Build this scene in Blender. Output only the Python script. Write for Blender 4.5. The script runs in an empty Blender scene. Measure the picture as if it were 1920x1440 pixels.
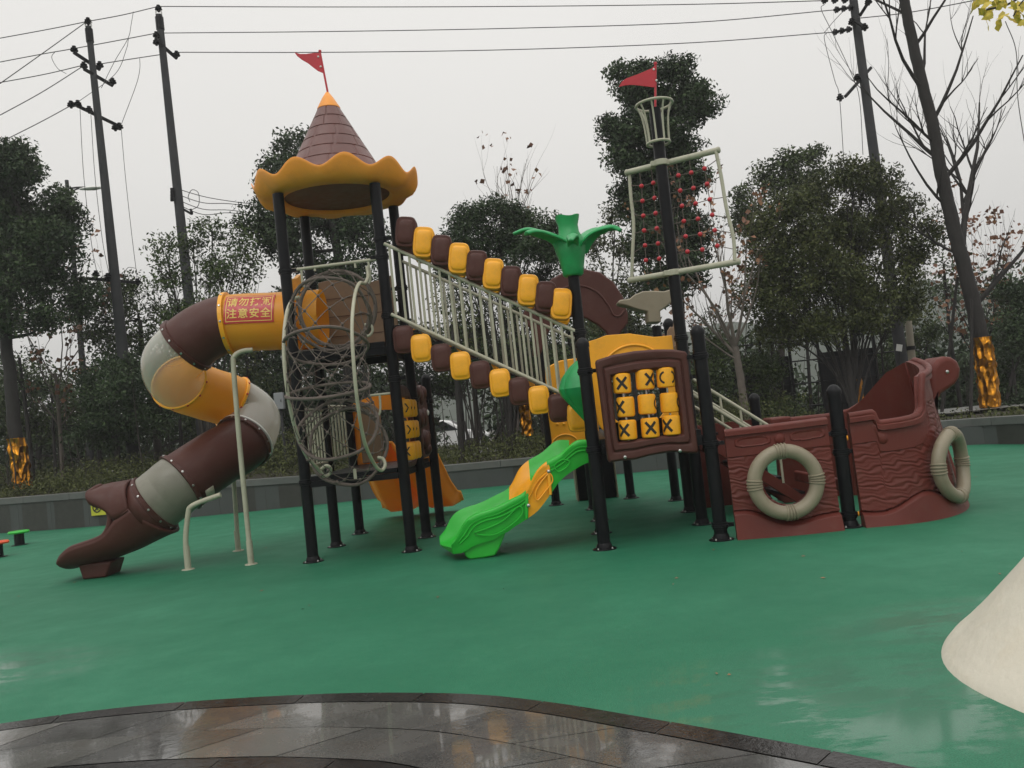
import bpy, math, random
import numpy as np
from mathutils import Vector, Matrix
R = math.radians
scene = bpy.context.scene
COL = scene.collection

# ---------------------------------------------------------------- camera
F_PX, ROLL, PITCH, CAM_H = 1602.7, R(6.10), R(2.37), 1.178      # focal length in px of a 1920 px wide frame
_cp, _sp, _cr, _sr = math.cos(PITCH), math.sin(PITCH), math.cos(ROLL), math.sin(ROLL)
_r0, _u0, FWD = Vector((1, 0, 0)), Vector((0, -_sp, _cp)), Vector((0, _cp, _sp))
RIGHT, UP = _r0 * _cr - _u0 * _sr, _r0 * _sr + _u0 * _cr
cam_d = bpy.data.cameras.new('camera')
cam = bpy.data.objects.new('camera', cam_d); COL.objects.link(cam)
cam_d.sensor_width = 36.0; cam_d.lens = 36.0 * F_PX / 1920
cam_d.clip_start = 0.05; cam_d.clip_end = 3000
m = Matrix((RIGHT, UP, -FWD)).transposed().to_4x4(); m.translation = Vector((0, 0, CAM_H))
cam.matrix_world = m
scene.camera = cam
scene.render.resolution_x, scene.render.resolution_y = 1024, 768

def at(u, v, Y):
    """point of the vertical plane y = Y that the photo shows at pixel (u, v) of 1920 x 1440"""
    d = RIGHT * ((u - 960) / F_PX) + UP * (-(v - 720) / F_PX) + FWD
    return Vector((0, 0, CAM_H)) + d * (Y / d.y)
def gnd(u, v, z=0.0):
    d = RIGHT * ((u - 960) / F_PX) + UP * (-(v - 720) / F_PX) + FWD
    return Vector((0, 0, CAM_H)) + d * ((z - CAM_H) / d.z)

# ---------------------------------------------------------------- overcast sky, weak soft sun
SUN_EL, SUN_ROT = R(52), R(200)
world = bpy.data.worlds.new('World'); scene.world = world; world.use_nodes = True
nt = world.node_tree; N = nt.nodes; L = nt.links
for n in list(N): N.remove(n)
sky = N.new('ShaderNodeTexSky'); sky.sky_type = 'NISHITA'; sky.sun_disc = False
sky.sun_elevation = SUN_EL; sky.sun_rotation = SUN_ROT; sky.air_density = 1; sky.dust_density = 6
hs = N.new('ShaderNodeHueSaturation'); hs.inputs['Saturation'].default_value = 0.12
L.new(sky.outputs[0], hs.inputs['Color'])
tc = N.new('ShaderNodeTexCoord'); sep = N.new('ShaderNodeSeparateXYZ'); L.new(tc.outputs['Generated'], sep.inputs[0])
ramp = N.new('ShaderNodeValToRGB'); L.new(sep.outputs[2], ramp.inputs[0])
e = ramp.color_ramp.elements
e[0].position = 0.0; e[0].color = (5.4, 5.38, 5.25, 1)
e[1].position = 1.0; e[1].color = (15.5, 15.2, 14.7, 1)
x = e.new(0.14); x.color = (6.9, 6.82, 6.6, 1)
x = e.new(0.30); x.color = (7.9, 7.77, 7.5, 1)
x = e.new(0.46); x.color = (8.5, 8.36, 8.08, 1)
nz = N.new('ShaderNodeTexNoise'); nz.inputs['Scale'].default_value = 1.6; nz.inputs['Detail'].default_value = 3
L.new(tc.outputs['Generated'], nz.inputs['Vector'])
mr = N.new('ShaderNodeMapRange'); mr.inputs[3].default_value = 0.95; mr.inputs[4].default_value = 1.05
L.new(nz.outputs[0], mr.inputs[0])
vm = N.new('ShaderNodeVectorMath'); vm.operation = 'SCALE'
L.new(ramp.outputs[0], vm.inputs[0]); L.new(mr.outputs[0], vm.inputs['Scale'])
mx = N.new('ShaderNodeMix'); mx.data_type = 'RGBA'; mx.inputs[0].default_value = 0.93
L.new(hs.outputs[0], mx.inputs[6]); L.new(vm.outputs[0], mx.inputs[7])
bg = N.new('ShaderNodeBackground'); bg.inputs['Strength'].default_value = 0.106
L.new(mx.outputs[2], bg.inputs['Color'])
wo = N.new('ShaderNodeOutputWorld'); L.new(bg.outputs[0], wo.inputs['Surface'])
sun_d = bpy.data.lights.new('sun', 'SUN'); sun_d.energy = 0.5; sun_d.angle = R(25); sun_d.color = (1, 0.97, 0.92)
sun = bpy.data.objects.new('sun', sun_d); COL.objects.link(sun)
sdir = Vector((math.sin(SUN_ROT) * math.cos(SUN_EL), math.cos(SUN_ROT) * math.cos(SUN_EL), math.sin(SUN_EL)))
sun.rotation_euler = sdir.to_track_quat('Z', 'Y').to_euler(); sun.location = sdir * 60
scene.view_settings.view_transform = 'Standard'; scene.view_settings.look = 'None'
scene.view_settings.exposure = 0.0; scene.view_settings.gamma = 1.0
scene.render.engine = 'CYCLES'
scene.cycles.max_bounces = 10; scene.cycles.transparent_max_bounces = 24
scene.cycles.volume_step_rate = 4

# ---------------------------------------------------------------- materials
def mat(name, col, rough=0.5, var=0.15, vscale=3.0, bump=0.0, bscale=60.0, metal=0.0, tint=None, spec=0.5, coat=0.0,
        dirt=None, dirt_amt=0.0, rvar=0.08, stretch=None, detail=5):
    """Principled BSDF; colour broken by two noises, optional grime, bump and per-face tint attribute."""
    M = bpy.data.materials.new(name); M.use_nodes = True
    t = M.node_tree; n = t.nodes; l = t.links; b = n['Principled BSDF']
    co = n.new('ShaderNodeTexCoord'); src = co.outputs['Object']
    if stretch:
        mp = n.new('ShaderNodeMapping'); mp.inputs['Scale'].default_value = stretch; l.new(src, mp.inputs[0]); src = mp.outputs[0]
    nz = n.new('ShaderNodeTexNoise'); nz.inputs['Scale'].default_value = vscale; nz.inputs['Detail'].default_value = detail
    l.new(src, nz.inputs['Vector'])
    mr = n.new('ShaderNodeMapRange'); mr.inputs[1].default_value = 0.25; mr.inputs[2].default_value = 0.75
    mr.inputs[3].default_value = 1 - var; mr.inputs[4].default_value = 1 + var; l.new(nz.outputs[0], mr.inputs[0])
    vm = n.new('ShaderNodeVectorMath'); vm.operation = 'SCALE'; vm.inputs[0].default_value = col[:3]
    l.new(mr.outputs[0], vm.inputs['Scale']); out = vm.outputs[0]
    if tint:
        at_ = n.new('ShaderNodeAttribute'); at_.attribute_name = 'tint'
        mt = n.new('ShaderNodeMix'); mt.data_type = 'RGBA'; mt.inputs[7].default_value = (*tint, 1)
        l.new(at_.outputs['Fac'], mt.inputs[0]); l.new(out, mt.inputs[6]); out = mt.outputs[2]
    if dirt:
        n2 = n.new('ShaderNodeTexNoise'); n2.inputs['Scale'].default_value = vscale * 2.7; n2.inputs['Detail'].default_value = 8
        n2.inputs['Roughness'].default_value = 0.7; l.new(src, n2.inputs['Vector'])
        m2 = n.new('ShaderNodeMapRange'); m2.inputs[1].default_value = 0.5; m2.inputs[2].default_value = 0.75
        m2.inputs[4].default_value = dirt_amt; l.new(n2.outputs[0], m2.inputs[0])
        md = n.new('ShaderNodeMix'); md.data_type = 'RGBA'; md.inputs[7].default_value = (*dirt, 1)
        l.new(m2.outputs[0], md.inputs[0]); l.new(out, md.inputs[6]); out = md.outputs[2]
    l.new(out, b.inputs['Base Color'])
    r2 = n.new('ShaderNodeMapRange'); r2.inputs[1].default_value = 0.3; r2.inputs[2].default_value = 0.7
    r2.inputs[3].default_value = max(0.02, rough - rvar); r2.inputs[4].default_value = min(1, rough + rvar)
    n3 = n.new('ShaderNodeTexNoise'); n3.inputs['Scale'].default_value = vscale * 4; n3.inputs['Detail'].default_value = 3; l.new(src, n3.inputs['Vector'])
    l.new(n3.outputs[0], r2.inputs[0]); l.new(r2.outputs[0], b.inputs['Roughness'])
    b.inputs['Metallic'].default_value = metal
    b.inputs['Specular IOR Level'].default_value = spec
    if coat: b.inputs['Coat Weight'].default_value = coat; b.inputs['Coat Roughness'].default_value = 0.15
    if bump:
        nb = n.new('ShaderNodeTexNoise'); nb.inputs['Scale'].default_value = bscale; nb.inputs['Detail'].default_value = 4; l.new(src, nb.inputs['Vector'])
        bp = n.new('ShaderNodeBump'); bp.inputs['Strength'].default_value = bump; bp.inputs['Distance'].default_value = 0.01
        l.new(nb.outputs[0], bp.inputs['Height']); l.new(bp.outputs[0], b.inputs['Normal'])
    return M
M = {}
M['yellow'] = mat('yellow_plastic', (0.94, 0.42, 0.014), 0.40, 0.08, 2.2, 0.12, 140, dirt=(0.42, 0.19, 0.03), dirt_amt=0.35)
M['canopy'] = mat('canopy_orange_yellow_plastic', (0.95, 0.36, 0.045), 0.42, 0.08, 2.2, 0.12, 140, dirt=(0.5, 0.2, 0.05), dirt_amt=0.3)
M['orange'] = mat('orange_plastic', (0.95, 0.40, 0.016), 0.38, 0.08, 2.2, 0.12, 140, dirt=(0.3, 0.12, 0.03), dirt_amt=0.3)
M['brown'] = mat('brown_plastic', (0.074, 0.025, 0.019), 0.46, 0.12, 2.5, 0.2, 120, dirt=(0.12, 0.065, 0.05), dirt_amt=0.3, spec=0.27)
M['underbrown'] = mat('underside_brown_plastic', (0.17, 0.05, 0.035), 0.5, 0.12, 4)
M['roofbrown'] = mat('roof_brown_plastic', (0.135, 0.056, 0.050), 0.42, 0.12, 4, 0.2, 120, dirt=(0.2, 0.13, 0.11), dirt_amt=0.35)
M['hull'] = mat('red_brown_plastic', (0.118, 0.025, 0.018), 0.46, 0.16, 2.5, 0.2, 120, dirt=(0.14, 0.06, 0.045), dirt_amt=0.45, spec=0.25)
M['green'] = mat('bright_green_plastic', (0.022, 0.44, 0.035), 0.40, 0.08, 2.2, 0.15, 140, dirt=(0.03, 0.2, 0.03), dirt_amt=0.35)
M['palmgreen'] = mat('palm_green_plastic', (0.010, 0.31, 0.085), 0.42, 0.1, 3, 0.12, 140, dirt=(0.01, 0.14, 0.04), dirt_amt=0.4)
M['black'] = mat('black_powder_coat', (0.006, 0.0065, 0.008), 0.36, 0.25, 4, 0.06, 200, dirt=(0.022, 0.02, 0.018), dirt_amt=0.35, spec=0.17)
M['cream'] = mat('cream_painted_steel', (0.42, 0.41, 0.31), 0.42, 0.08, 4, 0.06, 150, dirt=(0.22, 0.21, 0.14), dirt_amt=0.5)
M['creamp'] = mat('cream_plastic', (0.25, 0.215, 0.15), 0.45, 0.10, 3, 0.15, 120, dirt=(0.19, 0.16, 0.1), dirt_amt=0.55)
M['tan'] = mat('tan_plastic', (0.26, 0.165, 0.095), 0.5, 0.1, 3, 0.15, 120, dirt=(0.14, 0.09, 0.06), dirt_amt=0.4)
M['rope'] = mat('grey_brown_rope', (0.13, 0.105, 0.09), 0.85, 0.25, 14, 0.6, 300)
M['red'] = mat('red_plastic', (0.50, 0.022, 0.035), 0.4, 0.1, 5)
M['redorange'] = mat('red_orange_plastic', (0.75, 0.09, 0.02), 0.4)
M['greycream'] = mat('grey_cream_plastic', (0.20, 0.19, 0.15), 0.4, 0.1, 3, 0.15, 120, dirt=(0.13, 0.12, 0.09), dirt_amt=0.5)
M['signred'] = mat('red_sign_film', (0.50, 0.035, 0.035), 0.35, 0.06, 6, dirt=(0.35, 0.06, 0.05), dirt_amt=0.4)
M['signyel'] = mat('yellow_lettering', (0.75, 0.55, 0.12), 0.4, 0.05, 5)
M['ink'] = mat('black_marking', (0.012, 0.01, 0.008), 0.5, 0.1, 5)
M['steel'] = mat('bolt_steel', (0.5, 0.5, 0.48), 0.3, 0.1, 9, metal=1.0)
M['white'] = mat('white_plastic', (0.75, 0.75, 0.72), 0.4, 0.05, 5)
M['concrete'] = mat('pole_concrete', (0.036, 0.037, 0.040), 0.85, 0.2, 3, 0.3, 60)
M['wire'] = mat('cable_sheath', (0.06, 0.06, 0.06), 0.6, 0.1, 5)
M['bark'] = mat('tree_bark', (0.036, 0.030, 0.025), 0.9, 0.35, 7, 0.9, 40, stretch=(1, 1, 0.3))
M['barkdark'] = mat('wet_dark_bark', (0.020, 0.0175, 0.016), 0.85, 0.35, 7, 0.9, 40, stretch=(1, 1, 0.3))
M['barkpale'] = mat('pale_branch_bark', (0.12, 0.10, 0.085), 0.9, 0.3, 7, 0.5, 40)
M['leafdark'] = mat('dark_evergreen_leaf', (0.019, 0.036, 0.017), 0.55, 0.3, 1.2, tint=(0.055, 0.088, 0.032), spec=0.22)
M['leafmid'] = mat('mid_green_leaf', (0.027, 0.047, 0.016), 0.55, 0.3, 1.2, tint=(0.08, 0.112, 0.032), spec=0.22)
M['leafolive'] = mat('olive_leaf', (0.033, 0.045, 0.015), 0.55, 0.3, 1.2, tint=(0.092, 0.105, 0.03), spec=0.22)
M['ground_leaf'] = mat('planter_leaf', (0.034, 0.042, 0.014), 0.6, 0.3, 1.2, tint=(0.10, 0.115, 0.035), spec=0.2)
M['leafrust'] = mat('rust_autumn_leaf', (0.16, 0.062, 0.035), 0.6, 0.3, 2, tint=(0.24, 0.12, 0.05))
M['leafgold'] = mat('ginkgo_gold_leaf', (0.62, 0.45, 0.04), 0.55, 0.2, 2, tint=(0.5, 0.42, 0.06))
M['granite'] = mat('grey_granite_cladding', (0.10, 0.108, 0.104), 0.55, 0.12, 1.2, 0.1, 200, dirt=(0.055, 0.06, 0.055), dirt_amt=0.5)
M['soil'] = mat('dark_soil', (0.035, 0.03, 0.02), 0.95, 0.35, 2, 0.5, 30, dirt=(0.03, 0.045, 0.015), dirt_amt=0.7)
M['road'] = mat('wet_road', (0.12, 0.12, 0.12), 0.5, 0.15, 1)

def node_mat(name):
    m_ = bpy.data.materials.new(name); m_.use_nodes = True
    return m_, m_.node_tree.nodes, m_.node_tree.links, m_.node_tree.nodes['Principled BSDF']

def thin(name, col, trans, rough=.4):
    """thin moulded plastic that lets some daylight through"""
    mt = mat(name, col, rough, 0.08, 2.2, 0.12, 140); n_, l_ = mt.node_tree.nodes, mt.node_tree.links
    tb = n_.new('ShaderNodeBsdfTranslucent'); tb.inputs[0].default_value = (*col, 1); mx_ = n_.new('ShaderNodeMixShader'); mx_.inputs[0].default_value = trans
    l_.new(n_['Principled BSDF'].outputs[0], mx_.inputs[1]); l_.new(tb.outputs[0], mx_.inputs[2]); l_.new(mx_.outputs[0], n_['Material Output'].inputs[0]); return mt
M['yellowthin'] = thin('yellow_tube_plastic', (0.88, 0.40, 0.025), .30); M['orangethin'] = thin('orange_slide_plastic', (0.95, 0.42, 0.02), .30)
# clear plastic tube: thin, slightly dirty
m_, n, l, b = node_mat('clear_hazed_plastic')
b.inputs['Base Color'].default_value = (0.78, 0.77, 0.70, 1); b.inputs['Roughness'].default_value = 0.10
b.inputs['Coat Weight'].default_value = 0.7
tr = n.new('ShaderNodeBsdfTransparent'); tr.inputs[0].default_value = (0.90, 0.90, 0.87, 1)
ms = n.new('ShaderNodeMixShader'); nz = n.new('ShaderNodeTexNoise'); nz.inputs['Scale'].default_value = 2.2; nz.inputs['Detail'].default_value = 2
co = n.new('ShaderNodeTexCoord'); l.new(co.outputs['Object'], nz.inputs['Vector'])
lw = n.new('ShaderNodeLayerWeight'); lw.inputs[0].default_value = 0.35
ad = n.new('ShaderNodeMath'); ad.operation = 'MULTIPLY_ADD'; ad.inputs[1].default_value = 0.12; ad.inputs[2].default_value = 0.22
l.new(nz.outputs[0], ad.inputs[0]); a2 = n.new('ShaderNodeMath'); a2.operation = 'MULTIPLY_ADD'; a2.inputs[1].default_value = 0.45
l.new(lw.outputs['Facing'], a2.inputs[0]); l.new(ad.outputs[0], a2.inputs[2]); a2.use_clamp = True
l.new(a2.outputs[0], ms.inputs[0]); l.new(tr.outputs[0], ms.inputs[1]); l.new(b.outputs[0], ms.inputs[2])
l.new(ms.outputs[0], n['Material Output'].inputs[0]); M['clear'] = m_

# gold foil wrapped round trunks
m_, n, l, b = node_mat('crinkled_gold_foil')
b.inputs['Base Color'].default_value = (0.50, 0.21, 0.02, 1); b.inputs['Metallic'].default_value = 1; b.inputs['Roughness'].default_value = 0.30
co = n.new('ShaderNodeTexCoord'); vo = n.new('ShaderNodeTexVoronoi'); vo.inputs['Scale'].default_value = 6; vo.feature = 'F1'
mp = n.new('ShaderNodeMapping'); mp.inputs['Scale'].default_value = (1.6, 1.6, 0.55); mp.inputs['Rotation'].default_value = (0.45, 0.35, 0)
l.new(co.outputs['Object'], mp.inputs[0]); l.new(mp.outputs[0], vo.inputs[0])
bp = n.new('ShaderNodeBump'); bp.inputs['Strength'].default_value = 1; bp.inputs['Distance'].default_value = 0.12
l.new(vo.outputs['Distance'], bp.inputs['Height']); l.new(bp.outputs[0], b.inputs['Normal']); M['foil'] = m_

# green rubber safety surface: speckled granules, damp zones with a thin film of water
m_, n, l, b = node_mat('green_rubber_surface')
co = n.new('ShaderNodeTexCoord'); V = co.outputs['Object']
def noise(scale, detail=4, rough=0.5, vec=None):
    q = n.new('ShaderNodeTexNoise'); q.inputs['Scale'].default_value = scale; q.inputs['Detail'].default_value = detail
    q.inputs['Roughness'].default_value = rough; l.new(vec or V, q.inputs['Vector']); return q.outputs[0]
def rng(src, a, b_, c, d):
    q = n.new('ShaderNodeMapRange'); q.inputs[1].default_value = a; q.inputs[2].default_value = b_; q.inputs[3].default_value = c; q.inputs[4].default_value = d
    l.new(src, q.inputs[0]); return q.outputs[0]
def math_(op, a, b_=None):
    q = n.new('ShaderNodeMath'); q.operation = op
    for i, s in enumerate((a, b_)):
        if s is None: continue
        if isinstance(s, (int, float)): q.inputs[i].default_value = s
        else: l.new(s, q.inputs[i])
    return q.outputs[0]
def mixc(f, a, c):
    q = n.new('ShaderNodeMix'); q.data_type = 'RGBA'
    for i, s in ((0, f), (6, a), (7, c)):
        if isinstance(s, tuple): q.inputs[i].default_value = (*s, 1)
        elif isinstance(s, (int, float)): q.inputs[i].default_value = s
        else: l.new(s, q.inputs[i])
    return q.outputs[2]
gran = noise(170, 2); big = noise(0.55, 5); mid = noise(2.6, 6, 0.65)
c1 = mixc(rng(big, 0.3, 0.7, 0, 1), (0.012, 0.150, 0.074), (0.040, 0.235, 0.132))
c1 = mixc(rng(mid, 0.35, 0.7, 0, 0.6), c1, (0.018, 0.135, 0.075))
c1 = mixc(rng(gran, 0.40, 0.62, 0, 0.75), c1, (0.012, 0.105, 0.052))
c1 = mixc(rng(noise(45, 3, 0.6), 0.5, 0.75, 0, 0.45), c1, (0.012, 0.10, 0.05))
c1 = mixc(rng(noise(7, 8, 0.75), 0.60, 0.72, 0, 0.35), c1, (0.075, 0.24, 0.15))
c1 = mixc(rng(noise(300, 1), 0.68, 0.72, 0, 0.5), c1, (0.10, 0.34, 0.22))
stn = n.new('ShaderNodeMapping'); stn.inputs['Scale'].default_value = (0.75, 1.9, 1); l.new(V, stn.inputs[0])
wet = math_('MULTIPLY', rng(noise(2.6, 10, 0.72, stn.outputs[0]), 0.47, 0.53, 0, 1), 1.0)
# water collects in the dip beside the white mound and in the near left corner
def spot(x, y, rx, ry):
    q = n.new('ShaderNodeMapping'); q.vector_type = 'POINT'; q.inputs['Location'].default_value = (-x / rx, -y / ry, 0); q.inputs['Scale'].default_value = (1 / rx, 1 / ry, 0)
    l.new(V, q.inputs[0]); d = n.new('ShaderNodeVectorMath'); d.operation = 'LENGTH'; l.new(q.outputs[0], d.inputs[0])
    return rng(d.outputs['Value'], 0.25, 1.05, 1, 0)
zone = math_('MAXIMUM', spot(1.2, 3.2, 1.1, 0.85), math_('MAXIMUM', spot(-3.6, 5.2, 1.1, 0.7), spot(2.0, 4.1, 0.8, 0.5)))
wetz = math_('MULTIPLY', wet, zone)
c1 = mixc(math_('MULTIPLY', zone, 0.30), c1, (0.035, 0.165, 0.10))
l.new(c1, b.inputs['Base Color'])
rbase = rng(mid, 0.3, 0.7, 0.52, 0.68)
mw = n.new('ShaderNodeMix'); mw.data_type = 'FLOAT'; l.new(wetz, mw.inputs[0]); l.new(rbase, mw.inputs[2]); mw.inputs[3].default_value = 0.38
l.new(mw.outputs[0], b.inputs['Roughness'])
bp = n.new('ShaderNodeBump'); bp.inputs['Distance'].default_value = 0.004; l.new(gran, bp.inputs['Height'])
l.new(rng(wetz, 0, 1, 0.55, 0.05), bp.inputs['Strength']); l.new(bp.outputs[0], b.inputs['Normal'])
l.new(rng(zone, 0, 1, 0.26, 0.5), b.inputs['Specular IOR Level'])
l.new(math_('MULTIPLY', wetz, 0.85), b.inputs['Coat Weight']); b.inputs['Coat Roughness'].default_value = 0.07
M['rubber'] = m_

# wet paving slabs
m_, n, l, b = node_mat('wet_stone_slab')
co = n.new('ShaderNodeTexCoord'); V = co.outputs['Object']
a_ = n.new('ShaderNodeAttribute'); a_.attribute_name = 'tint'
c1 = mixc(a_.outputs['Fac'], (0.050, 0.050, 0.050), (0.115, 0.113, 0.105))
c1 = mixc(rng(noise(1.7, 6, 0.6), 0.55, 0.75, 0, 0.5), c1, (0.075, 0.055, 0.038))
c1 = mixc(rng(noise(120, 3), 0.4, 0.7, 0, 0.35), c1, (0.17, 0.165, 0.15))
l.new(c1, b.inputs['Base Color'])
stn = n.new('ShaderNodeMapping'); stn.inputs['Scale'].default_value = (1, 1, 1); l.new(V, stn.inputs[0])
l.new(rng(noise(3.0, 8, 0.64), 0.42, 0.62, 0.04, 0.34), b.inputs['Roughness'])
bp = n.new('ShaderNodeBump'); bp.inputs['Distance'].default_value = 0.003; bp.inputs['Strength'].default_value = 0.16
l.new(noise(40, 5), bp.inputs['Height']); l.new(bp.outputs[0], b.inputs['Normal']); b.inputs['Specular IOR Level'].default_value = 0.6
l.new(rng(noise(1.5, 9, 0.7), 0.47, 0.53, 0.05, 1.0), b.inputs['Coat Weight']); b.inputs['Coat Roughness'].default_value = 0.035
M['slab'] = m_
M['slabdark'] = mat('dark_border_slab', (0.016, 0.015, 0.015), 0.16, 0.25, 5, 0.15, 60, rvar=0.12, tint=(0.035, 0.033, 0.032), spec=0.4)
M['grout'] = mat('dark_grout', (0.035, 0.034, 0.03), 0.5, 0.2, 8)
M['mound'] = mat('cream_concrete', (0.60, 0.56, 0.47), 0.6, 0.06, 2.6, 0.35, 28, dirt=(0.58, 0.52, 0.41), dirt_amt=0.7)

# ---------------------------------------------------------------- mesh helpers
WL = {}                                                         # world location of each object's origin
def tag(o, label=None, cat=None, group=None, kind=None):
    if label: o['label'] = label
    if cat: o['category'] = cat
    if group: o['group'] = group
    if kind: o['kind'] = kind
    return o
def thing(name, label, cat, loc=(0, 0, 0), group=None):
    o = bpy.data.objects.new(name, None); COL.objects.link(o); o.empty_display_size = 0.2
    o.location = loc; WL[o.name] = Vector(loc); return tag(o, label, cat, group)
def place(o, parent, world):
    world = Vector(world); WL[o.name] = world
    if parent: o.parent = parent; o.location = world - WL[parent.name]
    else: o.location = world
    return o
def inst(src, parent, world, rot=None, label=None):
    """a copy of one object that shares its mesh"""
    c = src.copy(); COL.objects.link(c); place(c, parent, world)
    if rot is not None: c.rotation_euler = rot
    if label: c['label'] = label
    return c

class MB:
    def __init__(s): s.v = []; s.f = []; s.t = []
    def add(s, vs, fs, tint=None):
        b = len(s.v); s.v += [tuple(p) for p in vs]; s.f += [tuple(i + b for i in f) for f in fs]
        if tint is not None: s.t += [tint] * len(fs)
        return s
    def box(s, c, d, rz=0.0, mtx=None):
        hx, hy, hz = d[0] / 2, d[1] / 2, d[2] / 2
        P = [Vector((sx * hx, sy * hy, sz * hz)) for sz in (-1, 1) for sy in (-1, 1) for sx in (-1, 1)]
        Mx = mtx if mtx else Matrix.Rotation(rz, 3, 'Z'); c = Vector(c)
        return s.add([c + Mx @ p for p in P], [(0, 2, 3, 1), (4, 5, 7, 6), (0, 1, 5, 4), (2, 6, 7, 3), (0, 4, 6, 2), (1, 3, 7, 5)])
    def tube(s, pts, r, seg=8, cap=True, closed=False, sx=1.0):
        pts = [Vector(p) for p in pts]; n = len(pts)
        rs = r if isinstance(r, (list, tuple, np.ndarray)) else [r] * n
        tg = []
        for i in range(n):
            if closed: d = pts[(i + 1) % n] - pts[i - 1]
            else: d = pts[min(i + 1, n - 1)] - pts[max(i - 1, 0)]
            tg.append(d.normalized() if d.length > 1e-9 else Vector((0, 0, 1)))
        ref = Vector((0, 0, 1)) if abs(tg[0].z) < 0.9 else Vector((0, 1, 0))
        u = (ref - tg[0] * ref.dot(tg[0])).normalized(); vs = []
        for i in range(n):
            u = (u - tg[i] * u.dot(tg[i])).normalized(); w = tg[i].cross(u)
            for k in range(seg):
                a = 2 * math.pi * k / seg
                vs.append(pts[i] + (u * math.cos(a) * sx + w * math.sin(a)) * rs[i])
        fs = [(i * seg + k, i * seg + (k + 1) % seg, ((i + 1) % n) * seg + (k + 1) % seg, ((i + 1) % n) * seg + k)
              for i in range(n if closed else n - 1) for k in range(seg)]
        if cap and not closed: fs += [tuple(range(seg))[::-1], tuple((n - 1) * seg + k for k in range(seg))]
        return s.add(vs, fs)
    def lathe(s, prof, c=(0, 0, 0), seg=32, fn=None, axis=None):
        """prof: list of (r, z); open ends stay open unless r = 0"""
        c = Vector(c); vs = []; n = len(prof)
        q = Vector((0, 0, 1)).rotation_difference(Vector(axis)).to_matrix() if axis is not None else Matrix.Identity(3)
        for i, (r, z) in enumerate(prof):
            for k in range(seg):
                a = 2 * math.pi * k / seg; rr, zz = (fn(i, a, r, z) if fn else (r, z))
                vs.append(c + q @ Vector((rr * math.cos(a), rr * math.sin(a), zz)))
        fs = [(i * seg + k, i * seg + (k + 1) % seg, (i + 1) * seg + (k + 1) % seg, (i + 1) * seg + k) for i in range(n - 1) for k in range(seg)]
        return s.add(vs, fs)
    def prism(s, pts, off):
        """polygon (world points) extruded by vector off, n-gon ends"""
        n = len(pts); off = Vector(off); vs = [Vector(p) for p in pts] + [Vector(p) + off for p in pts]
        fs = [tuple(range(n)), tuple(range(2 * n - 1, n - 1, -1))] + [(i, n + i, n + (i + 1) % n, (i + 1) % n) for i in range(n)]
        return s.add(vs, fs)
    def grid(s, rows, closed_u=False, tint=None):
        """rows: list of equally long rows of points"""
        n, k = len(rows), len(rows[0]); vs = [p for r in rows for p in r]
        fs = [(i * k + j, i * k + (j + 1) % k, (i + 1) * k + (j + 1) % k, (i + 1) * k + j) for i in range(n - 1) for j in range(k if closed_u else k - 1)]
        return s.add(vs, fs, tint)
    def build(s, name, mt, parent=None, origin=None, smooth=40, bevel=0.0, bseg=2, solid=0.0, sub=0, flip=False):
        origin = Vector(origin) if origin is not None else (WL[parent.name] if parent else Vector((0, 0, 0)))
        me = bpy.data.meshes.new(name)
        me.from_pydata([tuple(Vector(p) - origin) for p in s.v], [], [f[::-1] for f in s.f] if flip else s.f); me.update()
        me.materials.append(mt)
        if s.t:
            a = me.attributes.new('tint', 'FLOAT', 'FACE'); a.data.foreach_set('value', s.t)
        import bmesh
        bm = bmesh.new(); bm.from_mesh(me); bmesh.ops.remove_doubles(bm, verts=bm.verts, dist=1e-5)
        if not flip: bmesh.ops.recalc_face_normals(bm, faces=bm.faces)
        bm.to_mesh(me); bm.free()
        if smooth:
            me.polygons.foreach_set('use_smooth', [True] * len(me.polygons)); me.set_sharp_from_angle(angle=R(smooth))
        o = bpy.data.objects.new(name, me); COL.objects.link(o); place(o, parent, origin)
        if solid: q = o.modifiers.new('solid', 'SOLIDIFY'); q.thickness = solid; q.offset = 0
        if sub: q = o.modifiers.new('sub', 'SUBSURF'); q.levels = q.render_levels = sub
        if bevel: q = o.modifiers.new('bevel', 'BEVEL'); q.width = bevel; q.segments = bseg; q.limit_method = 'ANGLE'; q.angle_limit = R(40); q.harden_normals = False
        return o

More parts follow.
